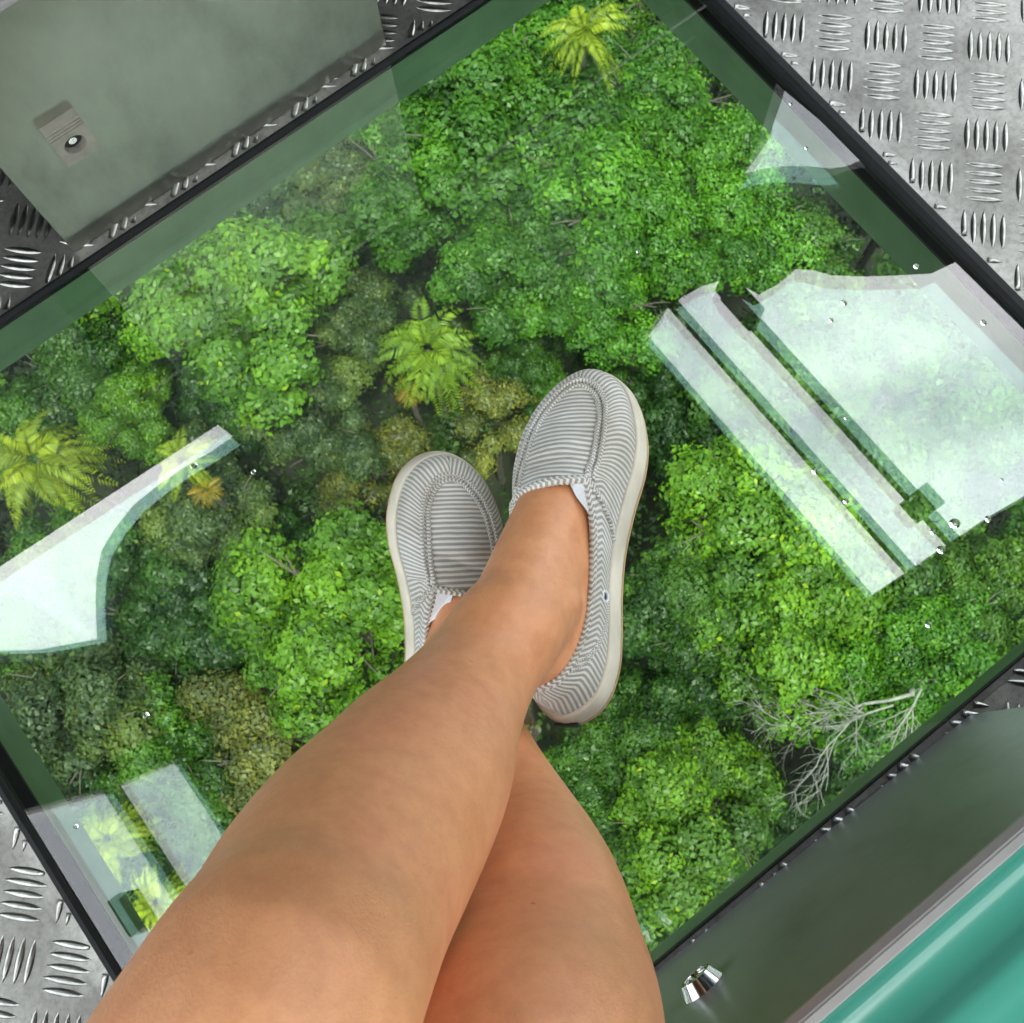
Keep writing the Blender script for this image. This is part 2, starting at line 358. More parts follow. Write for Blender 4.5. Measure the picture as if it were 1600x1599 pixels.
mb = MB(); mb.tube([(.0085, .6586, .1285), (.0085, .657, .1285)], .0036, 12)
o = mb.obj('socket', M_CHROME)
mbh = MB(); mbh.tube([(.0085, .6592, .1285), (.0085, .6588, .1285)], .0086, 20); oh = mbh.obj('recess_shade', M_DARK); oh.parent = lp; oh.matrix_parent_inverse = (Matrix.Translation(bt.location) @ lp.matrix_parent_inverse).inverted(); o.parent = lp; o.matrix_parent_inverse = (Matrix.Translation(bt.location) @ lp.matrix_parent_inverse).inverted()  # dark disc at the bottom paints the shade inside the hole

bb = empty('bench', (.13, -.17, 0)); tag(bb, 'bench with dark reflective steel panel, chrome lock and teal plastic seat', 'bench')
v = []; 
def qpanel(x0b, x1b, x0t, x1t, y0, z0, z1, th):
    return [(x0b, y0, z0), (x1b, y0-.0045, z0), (x1b, y0-.0045-th, z0), (x0b, y0-th, z0), (x0t, y0-.003, z1), (x1t, y0-.004, z1), (x1t, y0-.004-th, z1), (x0t, y0-.003-th, z1)]
v = qpanel(-.052, .3125, -.052, .3035, -.1585, .0006, .322, .003)
pb = mesh_obj('front_panel', v, [(0, 1, 5, 4), (1, 2, 6, 5), (2, 3, 7, 6), (3, 0, 4, 7), (4, 5, 6, 7), (3, 2, 1, 0)], M_PANEL2); P(pb, bb)
b_ = pb.modifiers.new('b', 'BEVEL'); b_.width = .0008; b_.limit_method = 'ANGLE'
def extr(prof, x0, x1, nx=2):
    n = len(prof); v = []; f = []
    for i in range(nx):
        x = x0+(x1-x0)*i/(nx-1); v += [(x, a, b) for a, b in prof]
    for i in range(nx-1):
        for k in range(n): k2 = (k+1) % n; f.append((i*n+k, i*n+k2, (i+1)*n+k2, (i+1)*n+k))
    f += [tuple(range(n)), tuple(range((nx-1)*n, nx*n))[::-1]]
    return v, f
v, f = extr([(-.1576, .3215), (-.1576, .3250), (-.1610, .3305), (-.1668, .3310), (-.1668, .3215)][::-1], -.70, .80)
o = mesh_obj('edge_trim', v, f, M_LIP, smooth=False); P(o, bb); b_ = o.modifiers.new('b', 'BEVEL'); b_.width = .001; b_.segments = 2
prof = [(-.1675, .322), (-.172, .316), (-.180, .3125), (-.192, .314), (-.1985, .3205), (-.2015, .3275), (-.206, .331), (-.215, .332), (-.2265, .335), (-.231, .341), (-.2335, .3445), (-.238, .345), (-.27, .343), (-.36, .335), (-.46, .335), (-.57, .35)]
prof = prof+[(a, b-.012) for a, b in prof[::-1]]
v, f = extr(prof[::-1], -.70, .80); o = mesh_obj('seat', v, f, M_TEAL, smooth=True); P(o, bb)
es = o.modifiers.new('e', 'EDGE_SPLIT'); es.split_angle = R(50)
# chrome cam lock
lk = empty('lock', (.004, -.163, .143)); P(lk, bb)
def lathe_y(prof, n=24, facet=False):
    v = []; f = []
    for r, y in prof: v += [(r*math.cos(2*math.pi*k/n), y, r*math.sin(2*math.pi*k/n)) for k in range(n)]
    for i in range(len(prof)-1):
        for k in range(n): j = (k+1) % n; f.append((i*n+k, i*n+j, (i+1)*n+j, (i+1)*n+k))
    f.append(tuple(range(n))); f.append(tuple(range((len(prof)-1)*n, len(prof)*n))[::-1]); return v, f
v, f = lathe_y([(.0168, -.0005), (.0172, .0008), (.0170, .0022), (.0158, .0030), (.0128, .0095), (.0118, .0118), (.0104, .0124), (.0090, .0118), (.0082, .006)], 40)
o = mesh_obj('lock_ring', v, f, M_CHROME, None, True); o.parent = lk; e_ = o.modifiers.new('e', 'EDGE_SPLIT'); e_.split_angle = R(22)
v, f = lathe_y([(.0078, .004), (.0078, .0098), (.0066, .0108), (.003, .0108)], 28)
o = mesh_obj('lock_barrel', v, f, M_CHROME); o.parent = lk
o = MB().box(-.0008, .0008, .0109, .0112, -.0045, .0045).box(-.0058, -.0035, .0109, .0113, -.0012, .0012).obj('keyhole_shade', M_DARK); o.parent = lk  # dark slabs on the barrel face, painted shade of an open slot

# ------------------------------------------------------------------ person
def wpt(px, py, Z):
    d = (RIGHT*(px-800)/F-UP*(py-799.5)/F+FWD)*Z; return np.array([d[0], d[1], d[2]+H])
LA = [(838, 872, 128, .745), (805, 970, 172, .70), (752, 1046, 184, .675), (701, 1126, 232, .63), (664, 1188, 287, .59), (624, 1250, 326, .55), (568, 1326, 368, .51), (518, 1404, 396, .47), (476, 1490, 420, .43), (425, 1584, 462, .39)]
LBl = [(712, 960, 120, .80), (722, 1040, 130, .79), (733, 1118, 146, .765), (768, 1197, 158, .735), (808, 1290, 200, .69), (834, 1375, 256, .63), (840, 1440, 304, .58), (838, 1510, 358, .53), (834, 1600, 410, .48), (822, 1700, 446, .44)]
for k_ in range(3, len(LBl)):
    px, py, w_, Z_ = LBl[k_]
    for _ in range(200):
        c_ = wpt(px, py, Z_); rb = w_*Z_/F/2; worst = 1
        for a_, b_ in zip(LA[1:-1], LA[2:]):
            for t_ in np.linspace(0, 1, 8):
                q_ = wpt(a_[0], a_[1], a_[3])*(1-t_)+wpt(b_[0], b_[1], b_[3])*t_; ra = (a_[2]*a_[3]*(1-t_)+b_[2]*b_[3]*t_)/F/2
                worst = min(worst, np.linalg.norm(q_-c_)-ra-rb)
        if worst > .0035: break
        Z_ += .002
    LBl[k_] = (px, py, w_, Z_)
print('LB', LBl)
def spl(A, n):
    A = np.asarray(A, float); d = np.r_[0, np.cumsum(np.linalg.norm(np.diff(A[:, :3], axis=0), axis=1))]; u = np.linspace(0, d[-1], n)
    # Catmull-Rom
    out = []
    for t in u:
        i = min(np.searchsorted(d, t, side='right')-1, len(A)-2); i = max(i, 0); h = (t-d[i])/(d[i+1]-d[i])
        p1, p2 = A[i], A[i+1]; m1 = (A[i+1]-A[max(i-1, 0)])/(d[i+1]-d[max(i-1, 0)])*(d[i+1]-d[i]); m2 = (A[min(i+2, len(A)-1)]-A[i])/(d[min(i+2, len(A)-1)]-d[i])*(d[i+1]-d[i])
        out.append((2*h**3-3*h**2+1)*p1+(h**3-2*h**2+h)*m1+(-2*h**3+3*h**2)*p2+(h**3-h**2)*m2)
    return np.array(out)
def eul(e):
    a, b, g = e; ca, sa, cb, sb, cg, sg = math.cos(a), math.sin(a), math.cos(b), math.sin(b), math.cos(g), math.sin(g)
    return np.array([[cg, -sg, 0], [sg, cg, 0], [0, 0, 1]]) @ np.array([[cb, 0, sb], [0, 1, 0], [-sb, 0, cb]]) @ np.array([[1, 0, 0], [0, ca, -sa], [0, sa, ca]])
SH = {'A': dict(med=-1, s=1.05, loc=np.array([.0431, .026, .1167]), rot=eul((-.345, .0976, .8454))),
      'B': dict(med=1, s=.97, loc=np.array([-.0538, .0822, .0020]), rot=eul((.3378, -.3097, .8268)))}
_L = .262*.97; _o = SH['B']['rot'] @ np.array([_L, 0, 0]); SH['B']['rot'] = eul((.3378, -.3097, .8268+.066)); SH['B']['loc'] = SH['B']['loc']+_o-SH['B']['rot'] @ np.array([_L, 0, 0])-RIGHT*np.array([.0085, .0085, 0])
def spring(x): return 1.3*max(0, x-.175)**2
def sw(k, p):   # shoe-local (x forward, y medial, z up) -> world
    s = SH[k]; yy = p[1]*((.97 if k == 'A' else 1.04) if p[1] > 0 else .89); q = np.array([min(p[0], .2)+max(p[0]-.2, 0)*.84, yy*s['med'], p[2]+spring(p[0])])*s['s']; return s['rot'] @ q+s['loc']
def foot_tubes(mb, k):
    rows = [(.014, .0, .048, .016, .018), (.030, .0, .046, .0235, .030), (.05, 0, .046, .0255, .034), (.075, .001, .048, .0265, .034), (.10, .001, .050, .028, .032), (.125, .001, .051, .0285, .030), (.15, .0, .048, .029, .026), (.18, .0, .042, .031, .017), (.21, 0, .038, .028, .012), (.235, .004, .036, .015, .008)]
    R_ = spl([list(sw(k, (r[0], r[1], r[2])))+[r[3], r[4]] for r in rows], 26)
    s = SH[k]; upv = s['rot'] @ np.array([0, 0, 1.])
    mb.tube([q[:3] for q in R_], [(q[4]*s['s'], q[3]*s['s']) for q in R_], 20, up=upv)
    # ankle column rising from the heel
    return [list(sw(k, (.050, 0, .050)))+[.027*s['s']], list(sw(k, (.058, 0, .078)))+[.0285*s['s']]]
bodies = {'A': MB(), 'B': MB()}
hipA = np.array([-.36, -.40, .42]); hipB = np.array([-.16, -.50, .40])
for k, LL, hip in (('A', LA, hipA), ('B', LBl, hipB)):
    body = bodies[k]; st = foot_tubes(body, k)
    pts = [list(wpt(a[0], a[1], a[3]))+[a[2]*a[3]/F/2] for a in LL]
    if k == 'A':
        pts = [list(sw('A', (.066, 0, .060)))+[.026]]+pts
        pts = [pts[0]]+pts[2:]
        kn = np.array(pts[-1][:3]); pts.append(list(kn+np.array([-.05, -.03, .012]))+[.058])
    else:
        pts = [st[0]]+pts[1:]
        kn = np.array(pts[-1][:3]); pts.append(list(kn+np.array([-.018, -.04, .020]))+[.058])
    kn = np.array(pts[-1][:3])
    for u, r_ in ((.3, .066), (.6, .076), (.85, .085), (1, .088)): pts.append(list(kn*(1-u)+hip*u)+[r_])
    R_ = spl(pts, 70); body.tube([q[:3] for q in R_], [q[3] for q in R_], 28)
def blob(mb, c, r, rot=None, n=14):
    v = []; f = []
    for i in range(n+1):
        th = math.pi*i/n
        for j in range(n*2):
            ph = math.pi*j/n; q = np.array([r[0]*math.sin(th)*math.cos(ph), r[1]*math.sin(th)*math.sin(ph), r[2]*math.cos(th)])
            if rot is not None: q = rot @ q
            v.append(tuple(np.array(c)+q))
    m_ = n*2
    for i in range(n):
        for j in range(m_): f.append((i*m_+j, (i+1)*m_+j, (i+1)*m_+(j+1) % m_, i*m_+(j+1) % m_))
    mb.add(v, f)
# instep bridging ankle and top of foot (A), ankle bones, Achilles, knee caps
def bar(mb, a, b, ra, rb): mb.tube([tuple(np.array(a)*(1-t)+np.array(b)*t) for t in np.linspace(0, 1, 8)], [ra*(1-t)+rb*t for t in np.linspace(0, 1, 8)], 18)
for k, LL in (('A', LA), ('B', LBl)):
    body = bodies[k]; an = wpt(LL[1][0], LL[1][1], LL[1][3])
    bar(body, sw(k, (.150, -.002, .052)), an, .0245*SH[k]['s'], .034) if k == 'A' else bar(body, sw(k, (.150, -.006, .050)), an, .0205, .029)
    bar(body, sw(k, (.11, 0, .058)), an, .026*SH[k]['s'], .034)
    bar(body, sw(k, (.035, 0, .058)), wpt(LL[2][0], LL[2][1], LL[2][3]), .020*SH[k]['s'], .022)
    blob(body, sw(k, (.064, .0215, .080)), (.010, .010, .013)); blob(body, sw(k, (.056, -.023, .076)), (.010, .010, .012))
def cap_(k, px, py, st, r_, out_):
    q_ = LA[st] if k == 'A' else LBl[st]; rr = q_[2]*q_[3]/F/2; blob(bodies[k], wpt(px, py, q_[3]-rr*.92+r_-out_), (r_, r_, r_*.8))
cap_('A', 372, 1590, -1, .034, .006); cap_('B', 868, 1610, -2, .036, .007)
bar(bodies['A'], wpt(600, 1180, .565), wpt(420, 1450, .425), .012, .016)       # shin ridge
blob(bodies['A'], (hipA+hipB)/2+np.array([0, -.03, .03]), (.17, .12, .11), np.array([[.92, .39, 0], [-.39, .92, 0], [0, 0, 1]]))
jm = bmesh.new()
for k in 'AB':
    me = bpy.data.meshes.new('raw'); me.from_pydata([tuple(map(float, q)) for q in bodies[k].v], [], bodies[k].f)
    raw = bpy.data.objects.new('raw', me); COL.objects.link(raw)
    rm = raw.modifiers.new('r', 'REMESH'); rm.mode = 'VOXEL'; rm.voxel_size = .0027
    smo = raw.modifiers.new('s', 'SMOOTH'); smo.factor = .6; smo.iterations = 26
    dg = bpy.context.evaluated_depsgraph_get(); tmpm = bpy.data.meshes.new_from_object(raw.evaluated_get(dg)); jm.from_mesh(tmpm)
    bpy.data.objects.remove(raw); bpy.data.meshes.remove(tmpm)
bme = bpy.data.meshes.new('person'); jm.to_mesh(bme); jm.free()
m, t, p = mat('skin'); setp(p, rough=.36, sss=.05)
p.inputs['Subsurface Radius'].default_value = (1.0, .35, .2); p.inputs['Subsurface Scale'].default_value = .006
n1 = noise_n(t, 11, 4); n2 = noise_n(t, 75, 7, rough=.7); n3 = noise_n(t, 650, 4, rough=.7)
r1 = ramp(t, n1.outputs[0], [(.30, (.66, .285, .130)), (.50, (.71, .325, .158)), (.72, (.74, .300, .162))])
r2 = ramp(t, n2.outputs[0], [(.30, (.86, .78, .74)), (.62, (1.04, 1.02, 1.0))])
mm = N(t, 'ShaderNodeMix', data_type='RGBA', blend_type='MULTIPLY'); mm.inputs[0].default_value = .9
t.links.new(r1.outputs[0], mm.inputs[6]); t.links.new(r2.outputs[0], mm.inputs[7])
tcv = t.nodes.new('ShaderNodeTexCoord'); vo = N(t, 'ShaderNodeTexVoronoi', inp={'Scale': 26.0}); t.links.new(tcv.outputs['Object'], vo.inputs['Vector'])
vr = ramp(t, vo.outputs['Distance'], [(.018, (.42, .22, .16)), (.045, (1, 1, 1))]); mv = N(t, 'ShaderNodeMix', data_type='RGBA', blend_type='MULTIPLY'); mv.inputs[0].default_value = .65
t.links.new(mm.outputs[2], mv.inputs[6]); t.links.new(vr.outputs[0], mv.inputs[7]); t.links.new(mv.outputs[2], p.inputs['Base Color'])
b = bump(t, p, n3.outputs[0], .8, .0005); bump(t, p, n2.outputs[0], .12, .001, b)
M_SKIN = m
bme.materials.clear(); bme.materials.append(M_SKIN); bme.polygons.foreach_set('use_smooth', [True]*len(bme.polygons))
person = bpy.data.objects.new('person', bme); COL.objects.link(person)
tag(person, 'person sitting with bare crossed legs, wearing striped slip-on shoes', 'person')
# shorts over hips and thighs (below the frame)
mb = MB()
for kn_, hip, r0 in ((wpt(425, 1584, .39)+np.array([-.05, -.03, .012]), hipA, .075), (wpt(848, 1700, .465)+np.array([-.018, -.04, .02]), hipB, .075)):
    pts = [kn_*(1-u)+hip*u for u in np.linspace(.45, 1, 8)]; mb.tube([tuple(q) for q in pts], [.084+.012*u for u in np.linspace(0, 1, 8)], 24, cap=False)
blob(mb, (hipA+hipB)/2+np.array([0, -.03, .035]), (.185, .135, .125), np.array([[.92, .39, 0], [-.39, .92, 0], [0, 0, 1]]))
sh = mb.obj('shorts', m_simple('denim', (.03, .05, .10), .8, 0, .2, 300, .2), smooth=True); sh.parent = person

# ------------------------------------------------------------------ shoes
SOLE = [(.262, .010), (.257, .027), (.239, .040), (.207, .0465), (.18, .0455), (.15, .038), (.12, .0325), (.09, .031), (.06, .032), (.035, .031), (.012, .022), (.0, .0), (.012, -.022), (.035, -.031), (.06, -.034), (.09, -.037), (.12, -.040), (.15, -.0445), (.18, -.0455), (.207, -.0405), (.234, -.0285), (.253, -.0105)]
TOPC = [(.238, .009, .046), (.231, .0195, .047), (.212, .0265, .052), (.187, .0275, .060), (.165, .0270, .067), (.150, .026, .073), (.120, .0300, .066), (.09, .0290, .059), (.06, .0265, .056), (.035, .021, .060), (.016, .012, .067), (.010, 0, .071), (.016, -.012, .067), (.035, -.022, .060), (.06, -.028, .056), (.09, -.030, .058), (.12, -.030, .065), (.142, -.026, .072), (.158, -.0265, .068), (.187, -.0235, .060), (.212, -.0165, .052), (.231, -.0035, .047)]
def closed(A, per):
    A = np.asarray(A, float); n = len(A); out = []
    for i in range(n):
        p0_, p1, p2, p3 = A[i-1], A[i], A[(i+1) % n], A[(i+2) % n]
        for t_ in np.arange(per)/per:
            out.append(.5*((2*p1)+(-p0_+p2)*t_+(2*p0_-5*p1+4*p2-p3)*t_**2+(-p0_+3*p1-3*p2+p3)*t_**3))
    return np.array(out)
PER = 8; SO = closed(SOLE, PER); TC = closed(TOPC, PER); NN = len(SO)
def stripe_mat(name, dirt=.25):
    m, t, p = mat(name); setp(p, rough=.85, sheen=.3)
    uv = t.nodes.new('ShaderNodeTexCoord'); sx = t.nodes.new('ShaderNodeSeparateXYZ'); t.links.new(uv.outputs['UV'], sx.inputs[0])
    nn = noise_n(t, 30, 3); wob = N(t, 'ShaderNodeMath', operation='MULTIPLY_ADD', inp={1: .5, 2: 0}); t.links.new(nn.outputs[0], wob.inputs[0]); t.links.new(sx.outputs[0], wob.inputs[2])
    mu = N(t, 'ShaderNodeMath', operation='MULTIPLY', inp={1: 2*math.pi}); t.links.new(wob.outputs[0], mu.inputs[0])
    sn = N(t, 'ShaderNodeMath', operation='SINE'); t.links.new(mu.outputs[0], sn.inputs[0])
    mr = N(t, 'ShaderNodeMapRange', inp={1: -.35, 2: .45}); t.links.new(sn.outputs[0], mr.inputs[0])
    d = noise_n(t, 22, 5); dr = ramp(t, d.outputs[0], [(.35, (.74, .70, .62)), (.62, (1, 1, 1))])
    mxc = N(t, 'ShaderNodeMix', data_type='RGBA'); mxc.inputs[6].default_value = (.33, .32, .315, 1); mxc.inputs[7].default_value = (.74, .70, .64, 1); t.links.new(mr.outputs[0], mxc.inputs[0])
    mul = N(t, 'ShaderNodeMix', data_type='RGBA', blend_type='MULTIPLY'); mul.inputs[0].default_value = .8
    t.links.new(mxc.outputs[2], mul.inputs[6]); t.links.new(dr.outputs[0], mul.inputs[7]); t.links.new(mul.outputs[2], p.inputs['Base Color'])
    w = noise_n(t, 700, 3, rough=.7); b = bump(t, p, sn.outputs[0], .35, .0006); b = bump(t, p, w.outputs[0], .4, .0006, b)
    w2 = noise_n(t, 34, 4); b = bump(t, p, w2.outputs[0], .7, .004, b); w3 = noise_n(t, 1, 3, vecscale=(60, 14, 14)); bump(t, p, w3.outputs[0], .35, .003, b)
    return m
M_STRIPE = stripe_mat('striped_canvas')
M_RUBW = m_simple('white_rubber', (.64, .575, .47), .6, 0, .17, 26, .2)
M_GUM = m_simple('gum_rubber', (.50, .33, .17), .6, 0, .15, 40)
M_ELAS = m_simple('white_elastic', (.74, .75, .78), .8, 0, .04, 400, .3)
M_INNER = m_simple('lining', (.12, .11, .10), .9)
PITCH = .0041
def shoe(k):
    T = lambda p: tuple(sw(k, p))
    lab = {'A': 'shoe pointing up, fully seen, with sole edge on its right', 'B': 'shoe half hidden behind the crossing leg, sole edge on its left'}[k]
    # side wall
    M_ = 14; V = []; UVs = []; arc = np.r_[0, np.cumsum(np.linalg.norm(np.diff(np.vstack([SO, SO[:1]]), axis=0), axis=1))]
    def wallp(i, v):
        b = SO[i % NN]; tp = TC[i % NN]; base = np.array([b[0], b[1], .021]); cx = .13
        inset = .0025; c = np.array([np.clip(b[0], .04, .215), 0]); d = c-b[:2]; d = d/(np.linalg.norm(d)+1e-9); base[:2] += d*inset
        fr = min(1, max(0, (b[0]-.08)/.12))
        kh = (1-math.cos(v*math.pi/2)); kv = math.sin(v*math.pi/2)
        hx = kh*(.35+.65*fr)+v*(.65-.65*fr); vz = kv*(.3+.7*fr)+v*(.7-.7*fr)
        q = np.array([base[0]+(tp[0]-base[0])*hx, base[1]+(tp[1]-base[1])*hx, base[2]+(tp[2]-base[2])*vz])
        bul = .0022*math.sin(math.pi*v); q[:2] -= d*bul
        return q
    for i in range(NN+1):
        for j in range(M_+1):
            v = j/M_; q = wallp(i, v); V.append(T(q))
            sgn = 1 if i <= NN/2 else -1; u = arc[i]/PITCH
            front = SO[i % NN][0] > .155
            sl_ = (1.2*v if front else (2.2*v if v < .62 else 2.2*.62-3.0*(v-.62)))
            UVs.append((u+sgn*sl_*1.6, v))
    Fs = [(i*(M_+1)+j, i*(M_+1)+j+1, (i+1)*(M_+1)+j+1, (i+1)*(M_+1)+j) for i in range(NN) for j in range(M_)]
    up_ = mesh_obj('shoe', V, Fs, M_STRIPE, person, True, UVs); up_['label'] = lab
    so_ = up_.modifiers.new('s', 'SOLIDIFY'); so_.thickness = .0016; so_.offset = 0
    # apron (vamp plug)
    med = [TC[i % NN] for i in range(0, 5*PER+1)]; lat = [TC[-i % NN] for i in range(0, 5*PER+1)]; nr = 48; nc = 20
    med = np.array(med); lat = np.array(lat)
    def samp(A, s): x = s*(len(A)-1); i = min(int(x), len(A)-2); return A[i]*(1-x+i)+A[i+1]*(x-i)
    V = []; UVs = []; G = {}
    for a in range(nr+1):
        s = a/nr; l, r_ = samp(lat, s), samp(med, s); h = .0015+.0085*s**1.2
        for b in range(nc+1):
            tt = 2*b/nc-1; q = l*(1-(tt+1)/2)+r_*((tt+1)/2); q = q.copy(); q[2] += h*(1-tt*tt)+.0004; q[0] += -.004*s*(1-tt*tt)*0
            wr = .0010*math.sin(q[0]*150+2*tt)*math.exp(-((s-.72)/.2)**2)*(1-tt*tt); q[2] += wr; q[2] -= ((.0026 if k == 'B' else .0010)*math.exp(-((s-.76+.06*tt)/.022)**2)+.0012*math.exp(-((s-.50-.08*tt)/.035)**2)-.0010*math.exp(-((s-.67+.05*tt)/.04)**2))*(1-tt**4)
            G[a, b] = q; V.append(T(q)); UVs.append((q[0]/PITCH+.25*tt*tt, tt))
    Fs = [(a*(nc+1)+b, a*(nc+1)+b+1, (a+1)*(nc+1)+b+1, (a+1)*(nc+1)+b) for a in range(nr) for b in range(nc)]
    o = mesh_obj('vamp', V, Fs, M_STRIPE, up_, True, UVs); so_ = o.modifiers.new('s', 'SOLIDIFY'); so_.thickness = .0014; so_.offset = 0
    # piping
    def pipe(name, pts, r, pitch=.0026, n=10, m_=M_STRIPE, amp=.14):
        pts = np.array(pts); d = np.r_[0, np.cumsum(np.linalg.norm(np.diff(pts, axis=0), axis=1))]; K = max(12, int(d[-1]/.0009)); u = np.linspace(0, d[-1], K)
        P_ = np.stack([np.interp(u, d, pts[:, c]) for c in range(3)], 1)
        mb = MB(); mb.tube([T(q) for q in P_], [r*SH[k]['s']*(1+amp*math.sin(2*math.pi*x/pitch)) for x in u], n)
        uv = []
        for x in u: uv += [(x/pitch*.9+kk/n*.8, 0) for kk in range(n)]
        return mesh_obj(name, mb.v, mb.f, m_, up_, True, uv)
    loop = [TC[-i % NN] for i in range(5*PER-2, 0, -1)]+[TC[i] for i in range(0, 5*PER+1)]
    loop = np.array(loop); off = loop.copy(); cen = np.array([.18, 0, 0])
    lift = np.array([0, 0, .0014])
    pipe('seam', loop+lift, .0019)
    o2 = []
    for i_, q in enumerate(loop):
        i = (list(range(-(5*PER-2), 0))+list(range(0, 5*PER+1)))[i_]; o2.append(wallp(i % NN, .84)+np.array([0, 0, .0008]))
    pipe('seam', o2, .0017)
    # collar binding right round the opening
    col_ = [TC[i] for i in range(5*PER, NN-5*PER+1)]; pipe('collar', np.array(col_)+np.array([0, 0, .0008]), .0028, .0036)
    pipe('collar', [G[nr, b]+np.array([-.0008, 0, .0006]) for b in range(nc+1)], .0030, .0036)
    # quarter seams and heel panel seams, both sides
    for sg in (1, -1):
        i0 = 5*PER*sg
        pts = []
        for v in np.linspace(1, .02, 14): pts.append(wallp((i0+sg*int(round((1-v)**.8*PER*.9))) % NN, v)+np.array([0, sg*.001, .0008]))
        pipe('seam', pts, .0022)
        for dd in (0, .5):
            pts = []
            for v in np.linspace(.95, .02, 14): pts.append(wallp(int(round(sg*(9.6*PER-(1-v)**1.4*PER*2.4-dd*4))) % NN, v)+np.array([0, sg*.0008, .0004]))
            pipe('stitching', pts, .0008, .002, 6)
    # elastic gores
    for sg in (1,):
        Q = [(.153, .012, .0795), (.152, .027, .0765), (.122, .0315, .0695), (.137, .0200, .0760)] if k == 'A' else [(.148, .012, .0790), (.149, .0265, .0755), (.120, .0310, .0690), (.133, .0165, .0790)]
        V = [T(q) for q in Q]+[T((q[0], q[1], q[2]-.0025)) for q in Q]
        mesh_obj('elastic_gore', V, [(0, 1, 2, 3), (7, 6, 5, 4), (0, 4, 5, 1), (1, 5, 6, 2), (2, 6, 7, 3), (3, 7, 4, 0)], M_ELAS, up_)
    # eyelet on the medial side
    ic = int(7.45*PER); q = wallp(ic, .42); nrm = np.array([0, .96, .28]); u_ = np.array([1, 0, 0]); w_ = np.cross(nrm, u_)
    mb = MB(); n = 24; ringp = [T(q+nrm*.0012+(u_*math.cos(a)+w_*math.sin(a))*.0036) for a in np.linspace(0, 2*math.pi, n+1)]
    mb.tube(ringp, .0011, 8, cap=False); mb.obj('eyelet', M_ELAS, up_, smooth=True)
    mb = MB(); mb.tube([T(q+nrm*.0002), T(q+nrm*.0009)], .0024, 14); mb.obj('eyelet_hole_shade', M_DARK, up_)  # dark disc instead of an opening, shade of the hole as colour
    # soles
    def solering(name, levels, m_, cap=True):
        V = []; Fs = []; 
        for off_, z in levels:
            for i in range(NN):
                b = SO[i]; c = np.array([np.clip(b[0], .04, .215), 0]); d = b[:2]-c; d = d/np.linalg.norm(d); q = b[:2]+d*off_; V.append(T((q[0], q[1], z)))
        nl = len(levels)
        for l in range(nl-1):
            for i in range(NN): j = (i+1) % NN; Fs.append((l*NN+i, l*NN+j, (l+1)*NN+j, (l+1)*NN+i))
        Fs.append(tuple(range(NN))[::-1]); Fs.append(tuple(range((nl-1)*NN, nl*NN)))
        return mesh_obj(name, V, Fs, m_, up_, True)
    s1 = solering('sole', [(-.006, .0046), (.0012, .0048), (.0030, .0075), (.0034, .012), (.0024, .018), (.0014, .0225), (.0004, .0245), (-.001, .0248), (-.0035, .0238)], M_RUBW)
    s2 = solering('outsole', [(-.009, .0), (-.003, .0), (.0016, .0012), (.0030, .0030), (.0026, .0044), (-.004, .0045)], M_GUM)
    for o in (s1, s2): e = o.modifiers.new('e', 'EDGE_SPLIT'); e.split_angle = R(55)
    V = [T((b[0]*.94+.008, b[1]*.9, .0262)) for b in SO]; mesh_obj('insole', V, [tuple(range(NN))], M_INNER, up_)
    # small tag at the back of the heel
    mb = MB(); h = [(-.0042, -.009, .009), (-.0042, .009, .009), (-.0042, .009, .016), (-.0042, -.009, .016)]
    v = [T(q) for q in h]+[T((q[0]+.002, q[1], q[2])) for q in h]; mesh_obj('heel_tag', v, [(0, 1, 2, 3), (4, 7, 6, 5), (0, 4, 5, 1), (1, 5, 6, 2), (2, 6, 7, 3), (3, 7, 4, 0)], M_DARK, up_)
shoe('A'); shoe('B')

# ------------------------------------------------------------------ water droplets on the glass
def gl0(px, py, z=0.0):
    d = RIGHT*(px-800)/F-UP*(py-799.5)/F+FWD; t_ = (z-H)/d[2]; return d[0]*t_, d[1]*t_
m = bpy.data.materials.new('water'); m.use_nodes = True; t = m.node_tree; p = t.nodes['Principled BSDF']
setp(p, color=(.95, .97, .96), rough=.02, ior=1.33); p.inputs['Transmission Weight'].default_value = 1; M_WATER = m
drops = [(1492, 818, 11, 'largest water droplet at the lower right, beside the clamp reflection'), (1471, 859, 8, 'round droplet just below the largest one at the right'), (1458, 831, 6, 'small droplet left of the largest one at the right'), (1544, 811, 7, 'droplet on the lower edge of the bright window reflection'),
 (1274, 736, 7, 'droplet sitting on the middle dark bar reflection'), (1322, 783, 6, 'droplet below the one on the dark bar reflection'), (1322, 653, 4, 'small droplet between the dark bars and the cloud reflection'), (1319, 473, 7, 'droplet near the top of the bright window reflection'),
 (1432, 416, 6, 'droplet at the wavy top edge of the window reflection'), (1537, 504, 6, 'bright droplet near the right gasket'), (1451, 976, 6, 'bright lone droplet over the trees at lower right'), (303, 728, 7, 'droplet on the narrow reflection at the left'),
 (396, 738, 5, 'ring-shaped droplet right of the narrow left reflection'), (228, 1118, 6, 'droplet over dark trees at lower left'), (118, 1292, 5, 'droplet near the lower left gasket'), (1299, 500, 5, 'dull round droplet under the top of the window reflection'),
 (1260, 231, 4, 'tiny droplet in the small upper right reflection'), (1236, 162, 4, 'tiny droplet beside the upper right gasket'), (1566, 750, 4, 'tiny droplet by the right edge of the picture'), (997, 393, 4, 'tiny droplet over the vivid trees above the shoes')]
n = 12; V = []; Fs = []
prof = [(1, 0), (.97, .16), (.86, .33), (.66, .48), (.38, .57), (.14, .6)]
for r_, z in prof: V += [(r_*math.cos(2*math.pi*k/n), r_*math.sin(2*math.pi*k/n), z) for k in range(n)]
